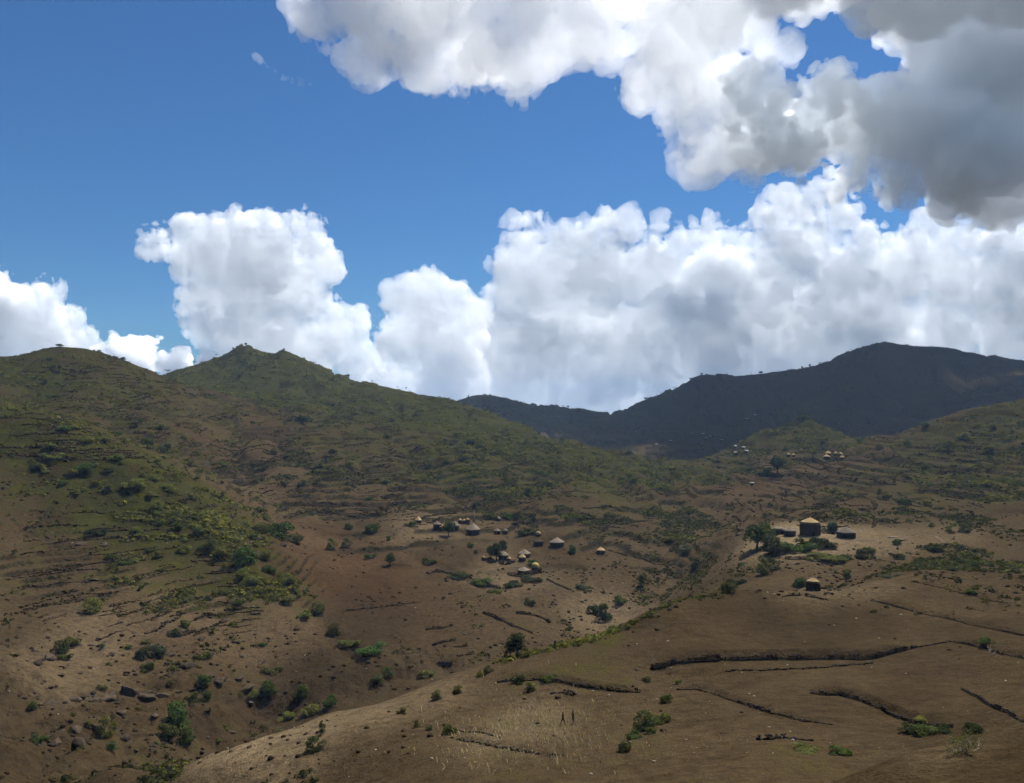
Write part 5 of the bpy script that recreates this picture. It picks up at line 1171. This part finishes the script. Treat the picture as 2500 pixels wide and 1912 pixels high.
cloud('cumulus_cloud', [(1010,712,42),(1055,705,38),(985,745,48),(1040,770,70),(1102,728,36),(1000,830,78),(1080,850,85),(962,810,36),(1120,795,58),(1160,775,38),(1100,950,85),(980,920,60),(930,955,45)], CL*.95, 19, 6, .016, 'white cumulus turret left of the long cloud bank', thin=.26)
bank = [(1262,580,42),(1250,640,48),(1242,710,50),(1320,570,40),(1380,575,42),(1440,568,38),(1482,552,36),(1540,565,42),(1600,575,42),(1655,600,46),(1722,570,42),(1765,585,38),(1830,600,46),
  (1880,540,46),(1930,515,56),(1990,485,40),(2035,470,44),(2045,525,56),(1960,590,78),(2110,590,46),(2150,605,46),(2230,590,36),(2272,540,34),(2298,505,26),(2310,565,40),(2360,585,56),(2420,595,56),(2500,610,80),
  (2200,665,95),(2330,690,95),(2450,730,110),(1310,690,110),(1450,670,100),(1560,680,80),(1760,700,110),(1900,700,115),(2060,710,115),
  (1250,850,115),(1400,870,125),(1550,860,120),(1700,830,125),(1860,830,120),(2000,810,120),(2150,810,120),(2300,810,100),(1300,960,110),(1480,950,100),(1650,930,95),(1850,950,90),(2500,830,120),(2600,700,130),(2720,720,130),
  (1000,1000,70),(1150,1010,80),(1400,1010,90),(1560,1000,90),(1720,990,80)]
cloud('cumulus_cloud', bank, CL*1.1, 29, 7, .0155, 'long bank of white cumulus over the right half of the sky', thin=.2, rough=1.4)
CT = 2500.0
cloud('cumulus_cloud', [(790,40,60),(880,100,66),(960,110,70),(1050,120,75),(1130,120,80),(1220,150,80),(1265,205,42),(1320,110,85),(1420,100,75),(1500,120,55),(900,0,120),(1100,-20,130),(1300,-30,130),(1500,-20,120),(1000,-150,160),(1300,-170,170)],
  CT, 8.5, 8, .009, 'bright thin cloud sheet at the top edge of the sky', flat=.5, rough=1.9, depth=2)
cloud('cumulus_cloud', [(1575,190,50),(1630,180,64),(1690,250,66),(1700,330,50),(1690,380,34),(1720,390,36),(1760,170,80),(1770,330,70),(1700,60,100),(1820,30,80),(1640,90,70),(1700,-80,130),(1830,410,42),(1900,120,46)],
  CT*.92, 7.5, 9, .011, 'ragged white edge of the grey cloud in the upper right', flat=.6, rough=2.2, depth=2, coarse=.8)
cloud('cumulus_cloud', [(1830,270,80),(1900,290,80),(1980,280,80),(2060,310,90),(2140,330,95),(2220,350,100),(2300,280,90),(2320,170,90),(2380,100,110),(2440,200,120),(2310,430,90),(2420,420,130),(1880,370,60),(1960,390,64),(2080,420,60),(2180,440,60),
  (2290,20,90),(2420,-50,150),(2560,200,150),(2560,450,120)],
  CT*.9, 8, 12, .026, 'large dark grey cloud hanging over the upper right of the sky', flat=.6, rough=2.0, depth=2, coarse=.6, tint=(.965, .983, 1))
cloud('cumulus_cloud', [(1950,-130,110),(2080,-150,130),(2230,-140,130),(2380,-150,140),(2530,-130,140),(2680,-150,150),(2160,-70,100),(2300,-66,100),(2450,-70,105),(2160,-260,150),(2400,-280,160),(2620,-300,160)], 1650, 9, 10, .02, 'added grey cloud above the top right, unseen, placed to shade the mountain', flat=.5, rough=1.5, depth=1.5, tint=(.965, .983, 1))  # unseen cloud, added to throw shade on the foot of the mountain

# thin cloud sheet added out of view overhead, to dim the sun on the valley
cloud('added_shade_veil', [(a*170-500+RNG2.uniform(-40, 40), b*170+150+RNG2.uniform(-40, 40), RNG2.uniform(150, 175)) for a in range(12) for b in range(9)], 0, 22, 15, .0024, 'added thin cloud veil overhead, out of view, dimming the sun on the valley', rough=.5, kids=4, plan=1250)

cloud('cumulus_cloud', [(1900,-152,95),(2020,-157,100),(2140,-152,100),(2260,-157,105),(2390,-157,110),(2520,-147,115),(2640,-157,120),(1960,-142,90),(2080,-142,95),(2200,-142,95),(2330,-142,100),(2080,-247,120),(2300,-257,130),(2500,-257,130),(2570,-120,110),(2700,-120,120),(1990,-140,110),(2240,-140,115),(2420,-150,120)], 2160, 10, 11, .02, 'added cloud shelf above the upper right edge, unseen, shading the mountain', flat=.4, rough=1.3, depth=3.2)  # another out-of-view cloud, put in to close the lit gap on the mountain

cloud('cloud_wisp', [(636,146,6),(650,160,5),(690,186,7),(712,196,9),(735,202,7),(760,206,5),(672,172,4),(625,140,4),(700,178,4),(725,190,5)], CT, 3.2, 21, .007, 'small torn wisp of cloud left of the bright top cloud', flat=.5, rough=1.0, kids=8, coarse=.6)
# ------------------------------------------------------------------ the air
m = MB(); zlo, zhi = float(Z.min())-1.0, 200.0
m.box((0, 3040, (zlo+zhi)/2), (22000, 6200, zhi-zlo))
hm = bpy.data.materials.new('haze_air'); hm.use_nodes = True; hm.node_tree.nodes.clear()
o_ = hm.node_tree.nodes.new('ShaderNodeOutputMaterial'); v_ = hm.node_tree.nodes.new('ShaderNodeVolumePrincipled')
v_.inputs['Color'].default_value = (.45, .66, 1, 1); v_.inputs['Density'].default_value = .000075; v_.inputs['Anisotropy'].default_value = 0.0
hm.node_tree.links.new(v_.outputs[0], o_.inputs['Volume'])
hz = link('haze', m.mesh('haze', hm)); hz['kind'] = 'stuff'; hz['label'] = 'thin blue haze filling the valley air'
